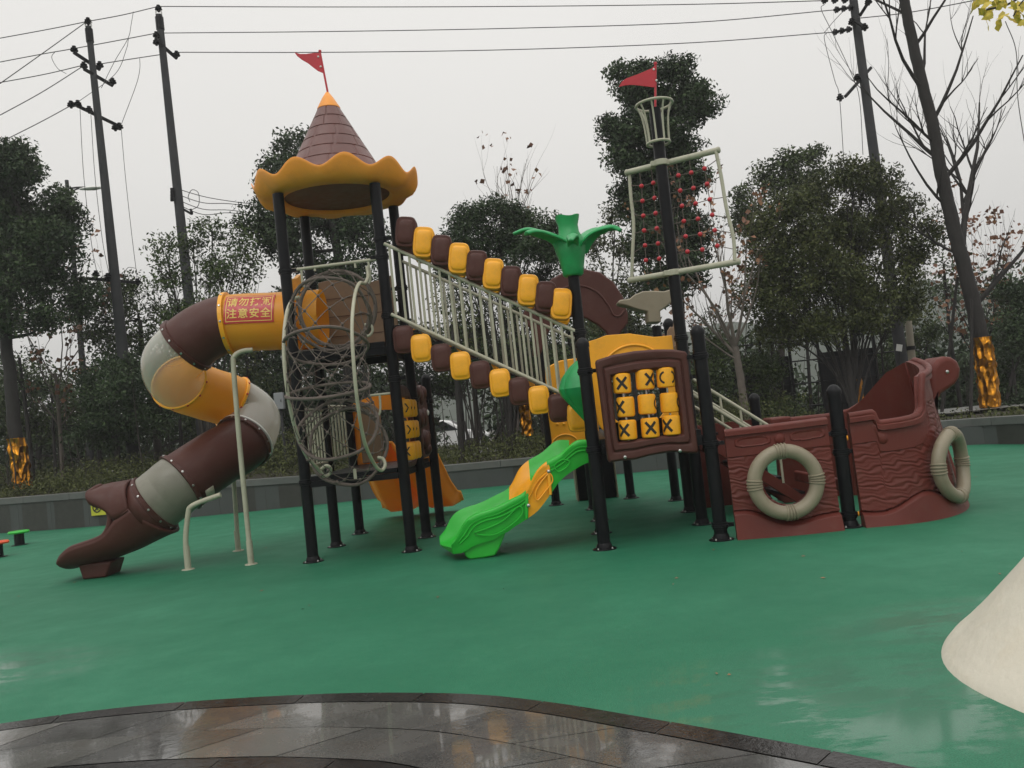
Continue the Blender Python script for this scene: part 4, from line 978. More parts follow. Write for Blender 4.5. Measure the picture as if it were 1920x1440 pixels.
# moulded relief on the near wall
for mt_, pts in (('green', ((1040, 872), (1055, 862), (1068, 866), (1060, 878), (1046, 884))), ('orange', ((1004, 925), (1014, 905), (1030, 888), (1036, 902), (1022, 922), (1008, 938))), ('green', ((890, 1000), (915, 990), (945, 975), (972, 950), (980, 962), (958, 985), (925, 1003)))):
    b = MB()
    P = spline([at(u, v, yN - .028) for u, v in pts], 5, closed=True); b.tube(P, .0065, 6, closed=True); b.build('moulded_relief', M[mt_], SL, origin=WL[SL.name])
# slide hood sides at the top
# black riser steps with pale edges behind the ship deck
st = MB(); st.box(V3(.98, 11.62, .42), (.50, .28, .84)); st.build('black_steps', M['black'], PS, bevel=.01)
for x in (.715, 1.245):
    q = MB(); q.box(V3(x, 11.6, .45), (.02, .34, .90)); q.build('step_string', M['creamp'], PS, bevel=.004)

# ---------------- lower tower boards
def arrow_panel(a, b_, z0, z1, side):
    """upright board between two posts seen nearly edge on, with three drums carrying chevrons"""
    a, b_ = V3(*a), V3(*b_); ux = (b_ - a).normalized(); Lp = (b_ - a).length; nn = V3(ux.y, -ux.x) * 1.0
    if nn.x < 0: nn = -nn
    n = 48; cs, cz = Lp / 2, (z0 + z1) / 2
    outer = [sq(2 * math.pi * k / n, Lp / 2 - .07, (z1 - z0) / 2, cs, cz, 5) for k in range(n)]; outer = [(s_, z + (.08 * math.cos((s_ - cs) / Lp * math.pi) if z > cz + .2 else 0)) for s_, z in outer]
    inner = [sq(2 * math.pi * k / n, Lp / 2 - .16, .34, cs, cz + .0, 8) for k in range(n)]
    pn = board('drum_panel', a, ux, outer, .05, M['brown'], hole=inner, label='dark brown panel with yellow chevron drums on the tower side')
    d0 = None
    for r_ in range(3):
        for s_ in (.30, .50, .70):
            c = a + ux * (Lp * s_) + Z_ * (cz + .22 - .22 * r_)
            if d0 is None:
                q = MB(); q.lathe([(0, -.09), (.07, -.09), (.085, -.07), (.085, .07), (.07, .09), (0, .09)], c, 24); d0 = q.build('chevron_drum', M['yellow'], pn, origin=c); dr = d0
            else: dr = inst(d0, pn, c)
            mk = MB()
            for j in range(3):
                for sg in (1, -1):
                    P = []
                    for i in range(5):
                        al = R(-58 + 42 * j + 22 * (i / 4) * (1 if r_ != 2 else -1)); z = sg * .045 * (1 - i / 4)
                        P.append((al, z))
                    rows = [[c + V3(math.sin(al + w_) * .087, -math.cos(al + w_) * .087, z) for w_ in (-.10, .10)] for al, z in P]; mk.grid(rows)
            mk.build('drum_mark', M['ink'], dr, origin=c, smooth=0)
    return pn
arrow_panel(FR, BR, .80, 1.58, 1)
# brown face board between BR and R2: relief lumps
a, b_ = V3(*BR), V3(*R2); ux = (b_ - a).normalized(); Lp = (b_ - a).length
n = 40; outer = [sq(2 * math.pi * k / n, Lp / 2 - .06, .42, Lp / 2, 1.27, 4) for k in range(n)]; outer = [(s_, z + (.05 * math.sin(s_ * 25) if z > 1.55 else 0)) for s_, z in outer]
fp = board('relief_board', a, ux, outer, .05, M['brown'], label='brown moulded relief board on the tower side')
b = MB(); nn = V3(ux.y, -ux.x); rl = random.Random(8)
for s_, z, r_, h_ in ((.5, 1.05, .13, .10), (.35, 1.3, .11, .08), (.62, 1.32, .11, .08), (.5, 1.55, .10, .07), (.3, 1.6, .08, .08), (.7, 1.6, .08, .08), (.5, .95, .07, .13), (.25, 1.05, .08, .05), (.75, 1.08, .08, .05)):
    h_ *= .55; c = a + ux * (Lp * s_) + Z_ * z; b.lathe([(r_, 0), (r_ * .9, h_ * .5), (r_ * .6, h_ * .85), (0, h_)], c, 16, axis=nn)
b.build('relief_lumps', M['brown'], fp, origin=WL[fp.name], smooth=60)
b = MB(); c = a + ux * .40 + Z_ * 1.36 + nn * .07; b.lathe([(0, 0), (.03, .003), (.035, .01), (.02, .02), (0, .024)], c, 14, axis=nn); b.build('relief_eye', M['white'], fp, origin=WL[fp.name])
# tan board and rails on the lower deck's far-left side
board('lower_back_board', (L2[0] + .12, L2[1] - .03, .84), (1, 0, 0), [(0, 0), (.27, 0), (.27, .62), (.2, .70), (.12, .74), (.05, .68), (0, .62)], .04, M['tan'])
bars('lower_guard', V3(BL[0] - .02, BL[1] + .06, 1.55), V3(L2[0] - .02, L2[1] - .06, 1.55), V3(BL[0] - .02, BL[1] + .06, .95), V3(L2[0] - .02, L2[1] - .06, .95), 7, .011, .015)
bars('lower_guard', V3(FL[0], FL[1] + .06, 1.5), V3(BL[0], BL[1] - .06, 1.5), V3(FL[0], FL[1] + .06, .93), V3(BL[0], BL[1] - .06, .93), 7, .011, .015)
# small rail under the drum panel level
p = MB(); p.tube([at(690, 742, 8.43), at(735, 737, 8.43)], .013, 8); p.tube(spline([at(712, 740, 8.43), at(713, 770, 8.43), at(706, 785, 8.42)], 4), .012, 8); p.build('hand_rail', M['cream'], PS)

# ---------------- orange double slide at the back of the tower
yO = 10.42
oa = [(650, 775), (662, 757), (690, 745), (720, 740), (752, 741), (775, 752), (790, 775), (800, 830), (800, 862), (655, 878), (648, 830)]
oi = [(682, 790), (688, 778), (702, 770), (722, 768), (742, 768), (756, 775), (764, 790), (768, 830), (768, 862), (690, 874), (682, 830)]
b = MB(); o0 = [at(u, v, yO) for u, v in oa]; i0 = [at(u, v, yO) for u, v in oi]; off = Y_ * .05
b.grid([o0, i0, [p + off for p in i0], [p + off for p in o0]], closed_u=True); b.f += [(k + 33, (k + 1) % 11 + 33, (k + 1) % 11, k) for k in range(11)]
b.build('slide_hood', M['orangethin'], PS, smooth=35, bevel=.01)['label'] = 'orange arched entrance of the double slide'
c0, c1 = V3(-1.56, 10.45, .84), V3(-1.42, 12.05, .07)
dirx = (V3(c1.x, c1.y) - V3(c0.x, c0.y)).normalized(); lat = V3(dirx.y, -dirx.x)
rows = []; NSt = 26
for i in range(NSt + 1):
    t = i / NSt; s_ = t
    base = V3(c0.x, c0.y).lerp(V3(c1.x, c1.y), t); z = interp(t, [0, .08, .25, .6, .82, .93, 1], [.84, .82, .70, .30, .13, .09, .09]); hw = interp(t, [0, .3, 1], [.46, .50, .58])
    wallh = interp(t, [0, .15, .8, .93, 1], [.22, .17, .15, .17, .05]); row = []
    for k in range(41):
        q_ = -1 + 2 * k / 40; 
        # three rims and two lanes
        d_ = min(abs(q_ + 1), abs(q_), abs(q_ - 1)); hgt = wallh * max(0, 1 - (d_ / .22)) ** .7 if d_ < .22 else 0
        hgt = max(hgt, wallh * (1 if d_ < .06 else 0)); row.append(base + lat * (q_ * hw) + Z_ * (z + hgt))
    rows.append(row)
b = MB(); b.grid(rows); b.build('double_slide', M['orangethin'], PS, smooth=60, solid=.03)['label'] = 'orange double slide going down behind the tower'

# ---------------- mast: crow's nest, yards, net with red balls
mc = V3(*Q1)
mtop = at(1238, 190, Q1[1]); mtop.z = 4.07
b = MB(); nr = 9
b.tube([mc + V3(.175 * math.cos(a), .175 * math.sin(a), 4.06) for a in np.linspace(0, 2 * math.pi, 40, endpoint=False)], .014, 8, closed=True)
nest = b.build('crows_nest', M['cream'], PS); nest['label'] = 'cream open basket round the mast top'
b = MB(); b.tube([mc + V3(.108 * math.cos(a), .108 * math.sin(a), 3.68) for a in np.linspace(0, 2 * math.pi, 32, endpoint=False)], .014, 8, closed=True); b.build('nest_ring', M['cream'], nest, origin=WL[nest.name])
for k in range(nr):
    a = 2 * math.pi * k / nr + .2; P = spline([mc + V3(r_ * math.cos(a), r_ * math.sin(a), z) for r_, z in ((.108, 3.68), (.112, 3.78), (.122, 3.90), (.142, 3.99), (.172, 4.055))], 4)
    b = MB(); b.tube(P, .009, 8); b.build('nest_bar', M['cream'], nest, origin=WL[nest.name])
yF = Q1[1] - .03
flag(V3(mc.x, yF, 4.0), at(1229, 121, yF), [at(u, v, yF - .012) for u, v in ((1229, 122), (1222, 128), (1208, 134), (1196, 139), (1185, 143), (1174, 147), (1166, 153), (1160, 163), (1172, 160), (1184, 159), (1196, 160), (1212, 162), (1228, 164))], 0, 'short red flagpole on the mast')
yl, yr = 8.42, 7.98
yaw = lambda u: interp(u, [1172, 1350], [8.42, 7.98]); yaw2 = lambda u: interp(u, [1178, 1388], [8.40, 7.92])
front = -.075
def yard(p0, p1, label):
    b = MB(); b.tube([p0, p1], .029, 16); o = b.build('yard', M['cream'], PS); o['label'] = label
    for q_ in (p0, p1):
        b = MB(); d = (p1 - p0).normalized() * (1 if q_ is p1 else -1); b.lathe([(.031, -.02), (.032, 0), (.02, .012), (0, .015)], q_, 16, axis=d); b.build('yard_cap', M['cream'], o, origin=WL[o.name])
    return o
Ys = lambda y: y + front
tl, trr = at(1174, 324, 8.36), at(1348, 281, 7.94); bl, brr = at(1179, 526, 8.34), at(1386, 490, 7.88)
yd1 = yard(tl, trr, 'upper cream yard of the mast'); yd2 = yard(bl, brr, 'lower cream yard of the mast')
for z, (p0, p1) in ((0, (tl, trr)), (1, (bl, brr))):
    b = MB(); t = (mc.x - p0.x) / (p1.x - p0.x); c = p0.lerp(p1, t); b.lathe([(PR + .004, -.03), (PR + .014, -.028), (PR + .014, .028), (PR + .004, .03)], V3(mc.x, mc.y, c.z), 24)
    b.box(V3(mc.x, (mc.y + c.y) / 2 - .02, c.z), (.20, .05, .05)); b.build('yard_clamp', M['cream'], PS, bevel=.006)
def side(uv, p0, p1):
    P = [p0] + [at(u, v, p0.y + (p1.y - p0.y) * (k + 1) / (len(uv) + 1)) for k, (u, v) in enumerate(uv)] + [p1]
    P = spline(P, 6); b = MB(); b.tube(P, .017, 10); b.build('sail_side', M['cream'], yd1, origin=WL[yd1.name]); return P
sl = side([(1183, 370), (1188, 420), (1186, 475)], tl + V3(.03, 0, -.01), bl + V3(.03, 0, .01))
sr = side([(1352, 330), (1362, 390), (1375, 445)], trr + V3(-.03, 0, -.01), brr + V3(-.04, 0, .01))
# net ropes and balls
cols = [(1203, 349, 1211, 488), (1225, 343, 1236, 485), (1272, 329, 1289, 472), (1296, 324, 1317, 468), (1321, 316, 1345, 461)]
ball0 = None
def ballat(c):
    global ball0
    if ball0 is None:
        b = MB(); b.lathe([(0, -.023), (.013, -.019), (.021, -.009), (.023, 0), (.021, .009), (.013, .019), (0, .023)], c, 14); ball0 = b.build('net_ball', M['red'], yd1, origin=c)
    else: inst(ball0, yd1, c)
def depth(u, v): return interp(u - (v - 400) * .12, [1178, 1360], [8.34, 7.92])
for (u0, v0, u1, v1) in cols:
    pts = []
    for k in range(6):
        u, v = u0 + (u1 - u0) * k / 5, v0 + (v1 - v0) * k / 5; pts.append(at(u, v, depth(u, v)))
    ta = tl.lerp(trr, (pts[0].x - tl.x) / (trr.x - tl.x)); bb = bl.lerp(brr, (pts[-1].x - bl.x) / (brr.x - bl.x))
    for p in pts: ballat(p)
    b = MB(); b.tube([ta] + pts + [bb], .0042, 5); b.build('net_rope', M['rope'], yd1, origin=WL[yd1.name])
rowl = [(354, 316), (389, 350), (417, 384), (441, 417), (466, 444), (490, 480)]
for k in range(6):
    pts = []
    for (u0, v0, u1, v1) in cols: u, v = u0 + (u1 - u0) * k / 5, v0 + (v1 - v0) * k / 5; pts.append(at(u, v, depth(u, v)))
    le = sl[min(len(sl) - 1, int((k + .9) / 6.6 * len(sl)))]; re = sr[min(len(sr) - 1, int((k + .75) / 6.6 * len(sr)))]
    b = MB(); b.tube([le] + pts + [re], .0042, 5); b.build('net_rope', M['steel'] if False else M['rope'], yd1, origin=WL[yd1.name])

# ---------------- stairs from the deck down into the ship
s0, s1 = V3(1.72, 8.66, .93), V3(2.75, 8.66, .05)
for y in (8.28, 9.04):
    a_, e_ = V3(1.72, y, 1.40), V3(2.62, y, .70); lo0, lo1 = V3(1.72, y, 1.24), V3(2.62, y, .54)
    rr_ = bars('stair_rail', a_, e_, lo0 - Z_ * 0, lo1, 5, .012, .017)
    b = MB(); b.prism([V3(1.70, y, .97), V3(1.70, y, .80), V3(2.72, y, .0), V3(2.86, y, .0)], (0, .035, 0)); b.build('stair_string', M['hull'], PS, bevel=.008)
    for x in (1.85, 2.2, 2.5):
        z = interp(x, [1.72, 2.62], [1.24, .54]); b = MB(); b.tube([V3(x, y, z), V3(x, y, z - .34)], .012, 8); b.build('rail_bar', M['cream'], rr_, origin=WL[rr_.name])
for k in range(5):
    t = (k + .6) / 5.4; c = s0.lerp(s1, t); b = MB(); b.box(c + V3(0, 0, 0), (.20, .74, .025)); b.build('stair_tread', M['palmgreen'] if False else M['black'], PS)

# ---------------- ship hull
def hull_relief(s, z, L_, top, seed, band=.74, skirt=True, rimh=.06):
    """outward offset of the moulded hull skin at (s, z)"""
    d = 0.0; h = z / top(s)
    zt = top(s) - z
    if zt < rimh: d += .028 * min(1, zt / .015) if zt > .0 else 0
    bandz = top(s) - .235
    if z > bandz: d += .012
    sk = .14 + .055 * math.sin(s * 5.2 + seed * 1.7 + 1.0) + .02 * math.sin(s * 11 + seed)
    if z < sk + .03:
        d += .05 * min(1.0, max(0, (sk + .03 - z) / .035)) + .03 * (1 - z / max(sk, .05)) if z < sk + .03 else 0
    elif z < bandz:
        # wavy carved planks
        w = z * 19.0 + .30 * math.sin(s * 8 + 1.6 * math.sin(z * 11 + seed)) + .22 * math.sin(s * 31 + z * 37) + .10 * math.sin(s * 57 + z * 20)
        d += .0062 * abs(math.sin(w * math.pi)) ** .4 + .0022 * math.sin(w * 9.0)
        d += .055 * (1 - max(0, min(1, (z - sk) / (bandz - sk)))) ** 1.5 * .4
    return d
def hull_panel(name, plan, top, n_s, n_z, seed, hole=None, parent=None, label=None, out=-1, emboss=(), thick=.05, rake=0.0):
    P = spline(plan, 10); cumS = [0]
    for i in range(1, len(P)): cumS.append(cumS[-1] + (P[i] - P[i - 1]).length)
    Lh = cumS[-1]
    def base(s): return V3(interp(s, cumS, [p.x for p in P]), interp(s, cumS, [p.y for p in P]))
    def nrm(s):
        d = (base(min(Lh, s + .02)) - base(max(0, s - .02))).normalized(); return V3(d.y, -d.x) * (1 if out < 0 else -1)
    b = MB(); F_, Bk = [], []
    for i in range(n_s + 1):
        s = Lh * i / n_s; fr_, bk_ = [], []
        for j in range(n_z + 1):
            z = top(s) * j / n_z; d = hull_relief(s, z, Lh, top, seed)
            for (es, ez, ew, eh) in emboss:
                q_ = (abs((s - es) / ew) ** 4 + abs((top(s) - z - ez) / eh) ** 4) if ew > eh else ((s - es) / ew) ** 2 + ((top(s) - z - ez) / eh) ** 2
                if ew > eh: d += .010 * (1 if .55 < q_ < 1.1 else 0) + (.004 if q_ <= .55 else 0)
                else: d += .020 * math.sqrt(max(0, 1 - q_))
            if hole:
                hr = math.hypot(s - hole[0], z - hole[1])
                if hr < hole[2]:                                    # slide the grid point onto the hole's edge
                    pass
            lean = -.05 * (z / .9)
            rk = X_ * (-rake * z * (s / Lh) ** 2.5); fr_.append(base(s) + nrm(s) * (d + lean) + Z_ * z + rk); bk_.append(base(s) + nrm(s) * (-thick + lean) + Z_ * z + rk)
        F_.append(fr_); Bk.append(bk_)
    b.grid(F_); nf = len(b.f); b.grid(Bk); W2 = n_z + 1; off = (n_s + 1) * W2
    def vid(i, j, back=0): return i * W2 + j + (off if back else 0)
    if hole:
        inside = set()
        for i in range(n_s):
            for j in range(n_z):
                s = Lh * (i + .5) / n_s; z = top(s) * (j + .5) / n_z
                if math.hypot(s - hole[0], z - hole[1]) < hole[2]: inside.add((i, j))
        keep = []
        for idx in range(n_s * n_z):
            i, j = divmod(idx, n_z)
            if (i, j) not in inside: keep.append(idx)
        fs = [b.f[k] for k in keep] + [b.f[nf + k] for k in keep]
        for (i, j) in inside:
            for di, dj, e0, e1 in ((-1, 0, (i, j), (i, j + 1)), (1, 0, (i + 1, j), (i + 1, j + 1)), (0, -1, (i, j), (i + 1, j)), (0, 1, (i, j + 1), (i + 1, j + 1))):
                if (i + di, j + dj) not in inside: fs.append((vid(*e0), vid(*e1), vid(*e1, 1), vid(*e0, 1)))
        b.f = fs
    for i in range(n_s): b.f += [(vid(i, n_z), vid(i + 1, n_z), vid(i + 1, n_z, 1), vid(i, n_z, 1)), (vid(i, 0), vid(i + 1, 0), vid(i + 1, 0, 1), vid(i, 0, 1))]
    for j in range(n_z): b.f += [(vid(0, j), vid(0, j + 1), vid(0, j + 1, 1), vid(0, j, 1)), (vid(n_s, j), vid(n_s, j + 1), vid(n_s, j + 1, 1), vid(n_s, j, 1))]
    o = b.build(name, M['hull'], parent or PS, smooth=50)
    if label: o['label'] = label
    return o, base, nrm, Lh, P
def life_ring(c, nx, ny, R0, r0, parent, bend=None, label=None):
    """torus in the plane (sideways nx, up z) with rope bands"""
    nx = Vector(nx).normalized(); ny = Vector(ny).normalized(); n = 56
    def cen(a):
        p = c + nx * (R0 * math.cos(a)) + Z_ * (R0 * math.sin(a)); return p + (bend(R0 * math.cos(a)) if bend else Vector())
    b = MB(); b.tube([cen(2 * math.pi * k / n) for k in range(n)], r0, 18, closed=True); o = b.build('life_ring', M['creamp'], parent, origin=WL[parent.name], smooth=70)
    if label: o['label'] = label
    for q_ in range(4):
        a0 = math.pi / 2 * q_ + (.05 if q_ % 2 else 0)
        b = MB()
        for j in range(4):
            a = a0 + (j - 1.5) * .085; cc = cen(a); rad = (nx * math.cos(a) + Z_ * math.sin(a))
            ring = [cc + (rad * math.cos(t) + ny * math.sin(t)) * (r0 + .002) for t in np.linspace(0, 2 * math.pi, 22, endpoint=False)]
            b.tube(ring, .0075, 6, closed=True)
        b.build('rope_band', M['creamp'], o, origin=WL[parent.name])
    return o
topA = lambda s: .905 + .02 * s
hx0, hx1 = 1.70, 2.60
pl1 = [V3(1.715, 7.13), V3(2.15, 7.06), V3(2.555, 7.05)]
hp, hbase, hn, hL, _ = hull_panel('hull_panel', pl1, topA, 150, 160, 0.4, hole=(.46, .44, .20), label='red brown ship side panel with a cream life ring in its round hole',
                                  emboss=((.22, .125, .14, .035), (.44, .125, .045, .045), (.67, .125, .14, .035)))
rc = at(1471, 903, 7.02)
life_ring(V3(rc.x, 6.99, rc.z), (1, -.05, 0), (.05, 1, 0), .252, .058, hp, label='cream life ring set in the middle hull panel')
# prow, near side
plan = [V3(2.74, 7.06), V3(3.10, 7.03), V3(3.38, 7.12), V3(3.62, 7.32), V3(3.80, 7.58), V3(3.95, 7.88), V3(4.02, 8.06)]
tops_px = [(1592, 781), (1636, 774), (1641, 777), (1646, 792), (1655, 794), (1690, 789), (1715, 784), (1730, 778), (1739, 765), (1741, 745), (1738, 720), (1737, 700), (1748, 682), (1760, 672)]
Pp = spline(plan, 10); cS = [0]
for i in range(1, len(Pp)): cS.append(cS[-1] + (Pp[i] - Pp[i - 1]).length)
# map each rim pixel to the plan curve: pick the plan point whose projection column matches
def prow_s(u, v):
    best = None
    for s in np.linspace(0, cS[-1], 200):
        x_, y_ = interp(s, cS, [p.x for p in Pp]), interp(s, cS, [p.y for p in Pp]); p = at(u, v, y_ + .0); e_ = abs(p.x - x_)
        if best is None or e_ < best[0]: best = (e_, s, p.z)
    return best[1], best[2]
prof_t = [prow_s(u, v) for u, v in tops_px[:9]]
ss = [p[0] for p in prof_t]; zz = [p[1] for p in prof_t]
ss2, zz2 = [0], [zz[0]]
for s, z in zip(ss, zz):
    if s > ss2[-1] + 1e-3: ss2.append(s); zz2.append(z)
s8, z8 = ss2[-1], zz2[-1]; ss2 += [s8 + .05, s8 + .11, max(cS[-1], s8 + .2)]; zz2 += [z8 + .15, z8 + .27, 1.33]
topP = lambda s: interp(s, ss2, zz2)
pr_, pbase, pn_, pL, _ = hull_panel('prow_panel', plan, topP, 190, 150, 2.2, rake=.13, label='red brown curved prow side with carved planks and a life ring', emboss=((.235, .12, .05, .05),))
b = MB(); b.tube([pbase(s) + pn_(s) * (-.045) + Z_ * (topP(s) + .0) - X_ * (.13 * topP(s) * (s / pL) ** 2.5) for s in np.linspace(0.0, pL, 160)], .030, 12); b.build('prow_rim', M['hull'], pr_, origin=WL[pr_.name])
rcs = pL * .50; rcc = pbase(rcs) + pn_(rcs) * .075; tang = (pbase(rcs + .05) - pbase(rcs - .05)).normalized()
def bendf(dx):
    s = rcs + dx; q_ = pbase(min(max(s, 0), pL)) + pn_(min(max(s, 0), pL)) * .075; return q_ - (rcc + tang * dx)
life_ring(rcc + Z_ * .405, tang, pn_(rcs), .262, .056, pr_, bend=bendf, label='cream life ring wrapped on the curved prow side')
# prow, far side (mirrored in plan about the ship's axis)
axy = 8.16
planF = [V3(p.x, 2 * axy - p.y) for p in plan]
topF = lambda s: interp(s, [0, .6, .85, 1.0, 1.15, 1.3, 1.5, 1.8], [.85, .85, .88, .95, 1.04, 1.14, 1.25, 1.32])
pf_, *_x = hull_panel('prow_panel', planF, topF, 110, 90, 1.1, out=1, rake=.10, label='far prow side of the ship seen from inside')
b = MB()
Pf = spline(planF, 10); cF = [0]
for i in range(1, len(Pf)): cF.append(cF[-1] + (Pf[i] - Pf[i - 1]).length)
rimf = [V3(interp(s, cF, [p.x for p in Pf]) - .10 * topF(s) * (s / cF[-1]) ** 2.5, interp(s, cF, [p.y for p in Pf]) - .02, topF(s)) for s in np.linspace(0, cF[-1], 60)]
b.tube(rimf, .035, 12); b.build('prow_rim', M['hull'], pf_, origin=WL[pf_.name])
b = MB()
for zz_ in (.55, .68, .80, .92, 1.04, 1.15):
    pts = [V3(interp(s, cF, [p.x for p in Pf]), interp(s, cF, [p.y for p in Pf]) - .10, zz_) for s in np.linspace(.2, cF[-1] - .05, 30) if topF(s) > zz_ + .06]
    if len(pts) > 2: b.tube(pts, .005, 5)
b.build('plank_groove', M['brown'], pf_, origin=WL[pf_.name])
# stem with scroll
yS = 8.06
stp = [(1736, 700), (1741, 686), (1750, 675), (1762, 669), (1775, 670), (1787, 678), (1793, 692), (1791, 708), (1783, 722), (1770, 731), (1757, 739), (1751, 752), (1753, 775), (1760, 800), (1772, 840), (1786, 880), (1798, 910), (1803, 932), (1775, 936), (1755, 880), (1738, 800), (1736, 740)]
P = [at(u, v, yS) for u, v in stp]
for p in P: p.z = max(p.z, 0.0)
b = MB(); b.prism([p + Y_ * -.10 for p in P], (0, .40, 0)); stm = b.build('prow_stem', M['hull'], PS, smooth=50, bevel=.045, bseg=4); stm['label'] = 'red brown curled stem at the tip of the prow'
bolts('stem_bolt', [at(1776, 697, yS - .10)], (0, -1, 0), .014, M['steel'], stm)
# bench bump and far side hull panel
plf = [V3(1.80, 9.36), V3(2.2, 9.42), V3(2.56, 9.42)]
hull_panel('hull_panel', plf, lambda s: .90, 60, 60, 3.0, out=1, label='far red brown ship side panel')
b = MB(); c = at(1456, 785, 8.9); b.box(V3(c.x, 8.9, c.z - .03), (.22, .3, .09)); b.build('ship_seat', M['hull'], PS, bevel=.02)
# orange caps on the clamps by the prow
bolts('clamp_cap', [at(1588, 821, 7.08), at(1609, 963, 7.08)], (1, -.4, 0), .018, M['orange'])
b = MB(); b.box(V3(2.70, 7.9, .33), (.05, 1.2, .10)); b.build('ship_cross_beam', M['hull'], PS, bevel=.015)
# ================================================================ TREES AND PLANTS
def leaf_cloud(name, centers, sig, per, size, mt, parent, seed, droop=.3, aspect=.45, flat=.75, stuff_quads=None):
    """leaf-sized quads scattered round cluster centres (n x 3)"""
    r = np.random.default_rng(seed); n = len(centers) * per
    C_ = np.repeat(np.asarray(centers, float), per, 0); sg = np.repeat(np.asarray(sig, float).reshape(-1), per) if np.ndim(sig) else sig
    off = r.normal(size=(n, 3)); off /= np.linalg.norm(off, axis=1)[:, None]; off *= (r.uniform(0, 1, n) ** .5 * 1.9)[:, None]; off[:, 2] *= flat
    P = C_ + off * (sg[:, None] if np.ndim(sg) else sg)
    d = r.normal(size=(n, 3)); d[:, 2] -= droop; d /= np.linalg.norm(d, axis=1)[:, None]
    s_ = np.cross(d, r.normal(size=(n, 3))); s_ /= np.linalg.norm(s_, axis=1)[:, None]
    nn = np.cross(d, s_)
    L_ = (size * r.uniform(.6, 1.25, n))[:, None]; w = L_ * aspect * .5
    V = np.stack([P - d * L_ * .5, P + s_ * w + nn * w * .35, P + d * L_ * .5, P - s_ * w + nn * w * .35], 1).reshape(-1, 3)
    Fq = np.arange(n * 4).reshape(-1, 4)
    cl = np.repeat(r.uniform(0, 1, len(centers)), per)
    tint = np.clip(cl * .65 + r.uniform(-.1, .5, n), 0, 1) ** 1.4
    return fast_mesh(name, V, Fq, mt, parent, tint)
def in_blob(r, c, rad, n, p=.45):
    d = r.normal(size=(n, 3)); d /= np.linalg.norm(d, axis=1)[:, None]; q = r.uniform(0, 1, n) ** p
    return np.array(c) + d * q[:, None] * np.array(rad)
def wob(a, b_, n, amt, rn):
    P = [a.lerp(b_, k / n) for k in range(n + 1)]; Ld = (b_ - a).length
    return [P[0]] + [p + Vector((rn.uniform(-1, 1), rn.uniform(-1, 1), rn.uniform(-.6, .6))) * amt * Ld for p in P[1:-1]] + [P[-1]]
def tree(name, label, trunk, r0, r1, blobs, leaf='leafdark', size=.10, per=60, clus=9, sig=.20, seed=1, bark='bark', base_z=.35, stems=0, group=None, cat='tree', foil=None, dens=1.15, twig=True, cp=.5):
    """trunk: [(u, v)] pixels from the ground up at depth Y; blobs: (u, v, ru, rv) pixels, optional depth shift"""
    Y = trunk[0][2]; rn = random.Random(seed); rg = np.random.default_rng(seed)
    P = [at(u, v, Y) for u, v, *_ in trunk]; base = P[0].copy(); base.z = min(base.z, base_z) - .05; 
    if P[0].z > base_z: P.insert(0, V3(P[0].x + (P[0].x - P[1].x) * .3, Y, base_z - .1))
    t = thing(name, label, cat, (P[0].x, P[0].y, P[0].z), group)
    TPt = spline(P, 6); n = len(TPt); rad = [r0 + (r1 - r0) * (k / (n - 1)) ** .8 for k in range(n)]; rad[0] *= 1.25
    b = MB(); b.tube([p + Vector((rn.uniform(-1, 1), rn.uniform(-1, 1), 0)) * rad[i] * .10 for i, p in enumerate(TPt)], rad, 12); b.build('trunk', M[bark], t, smooth=60)
    px = Y / F_PX; cs = []; sg = []; lb = MB()
    for bl_ in blobs:
        u, v, ru, rv = bl_[:4]; dy = bl_[4] if len(bl_) > 4 else rn.uniform(-.5, .5); c = at(u, v, Y); c.y += dy
        rad_ = (ru * px, min(ru, rv) * px * 1.1, rv * px); nc = max(5, int(clus * 2.1 * dens * (ru * rv) / 1600))
        cc = in_blob(rg, c, rad_, nc, cp); cs.append(cc)
        # limb from the trunk
        kk = [i for i in range(n) if TPt[i].z < c.z - .15 and i > n * .25] or [n - 1]
        src = TPt[min(kk, key=lambda i: (TPt[i] - c).length * (1 + .0 * i))]
        if stems:
            src = TPt[rn.randrange(0, max(1, int(n * .35)))]
        rr0 = r1 * rn.uniform(.35, .6) if not stems else rn.uniform(.018, .034)
        mid = src.lerp(c, .5) + Vector((rn.uniform(-.1, .1), rn.uniform(-.1, .1), -.10 * (c - src).length if not stems else 0))
        if stems: mid = V3(src.x + (c.x - src.x) * .35, src.y + (c.y - src.y) * .35, src.z + (c.z - src.z) * .5)
        LP = spline([src, mid, c], 5); lb.tube(LP, [rr0 + (.010 - rr0) * k / (len(LP) - 1) for k in range(len(LP))], 6, cap=False)
        if twig:
            for q_ in cc[:max(3, nc // 2)]:
                q_ = Vector(q_); s_ = LP[rn.randrange(len(LP) // 2, len(LP))]; W_ = wob(s_, q_, 3, .07, rn); lb.tube(W_, [.009, .007, .005, .003], 4, cap=False)
    if lb.v: lb.build('branches', M[bark], t, smooth=60)
    allc = np.concatenate(cs); leaf_cloud('crown', allc, sig * .78, int(per * 1.25), size * .88, M[leaf], t, seed)
    if foil:
        i0, i1, zz0, zz1 = 0, 0, *foil
        FP = [p for p in spline(P, 24) if zz0 <= p.z <= zz1]; nF = len(FP); rF = r0 * 1.12
        b = MB(); rows = []
        for i, p in enumerate(FP):
            row = []
            for k in range(28):
                a = 2 * math.pi * k / 28; w_ = 1 + .07 * math.sin(a * 2 + i * .9) + .05 * math.sin(a * 5 - i * 1.4) + rn.uniform(-.025, .025)
                row.append(p + V3(math.cos(a), math.sin(a)) * rF * w_)
            rows.append(row)
        b.grid(rows, closed_u=True); o = b.build('foil_wrap', M['foil'], t, smooth=25); o['label'] = 'shiny gold foil wrapped round the trunk'
    return t, TPt
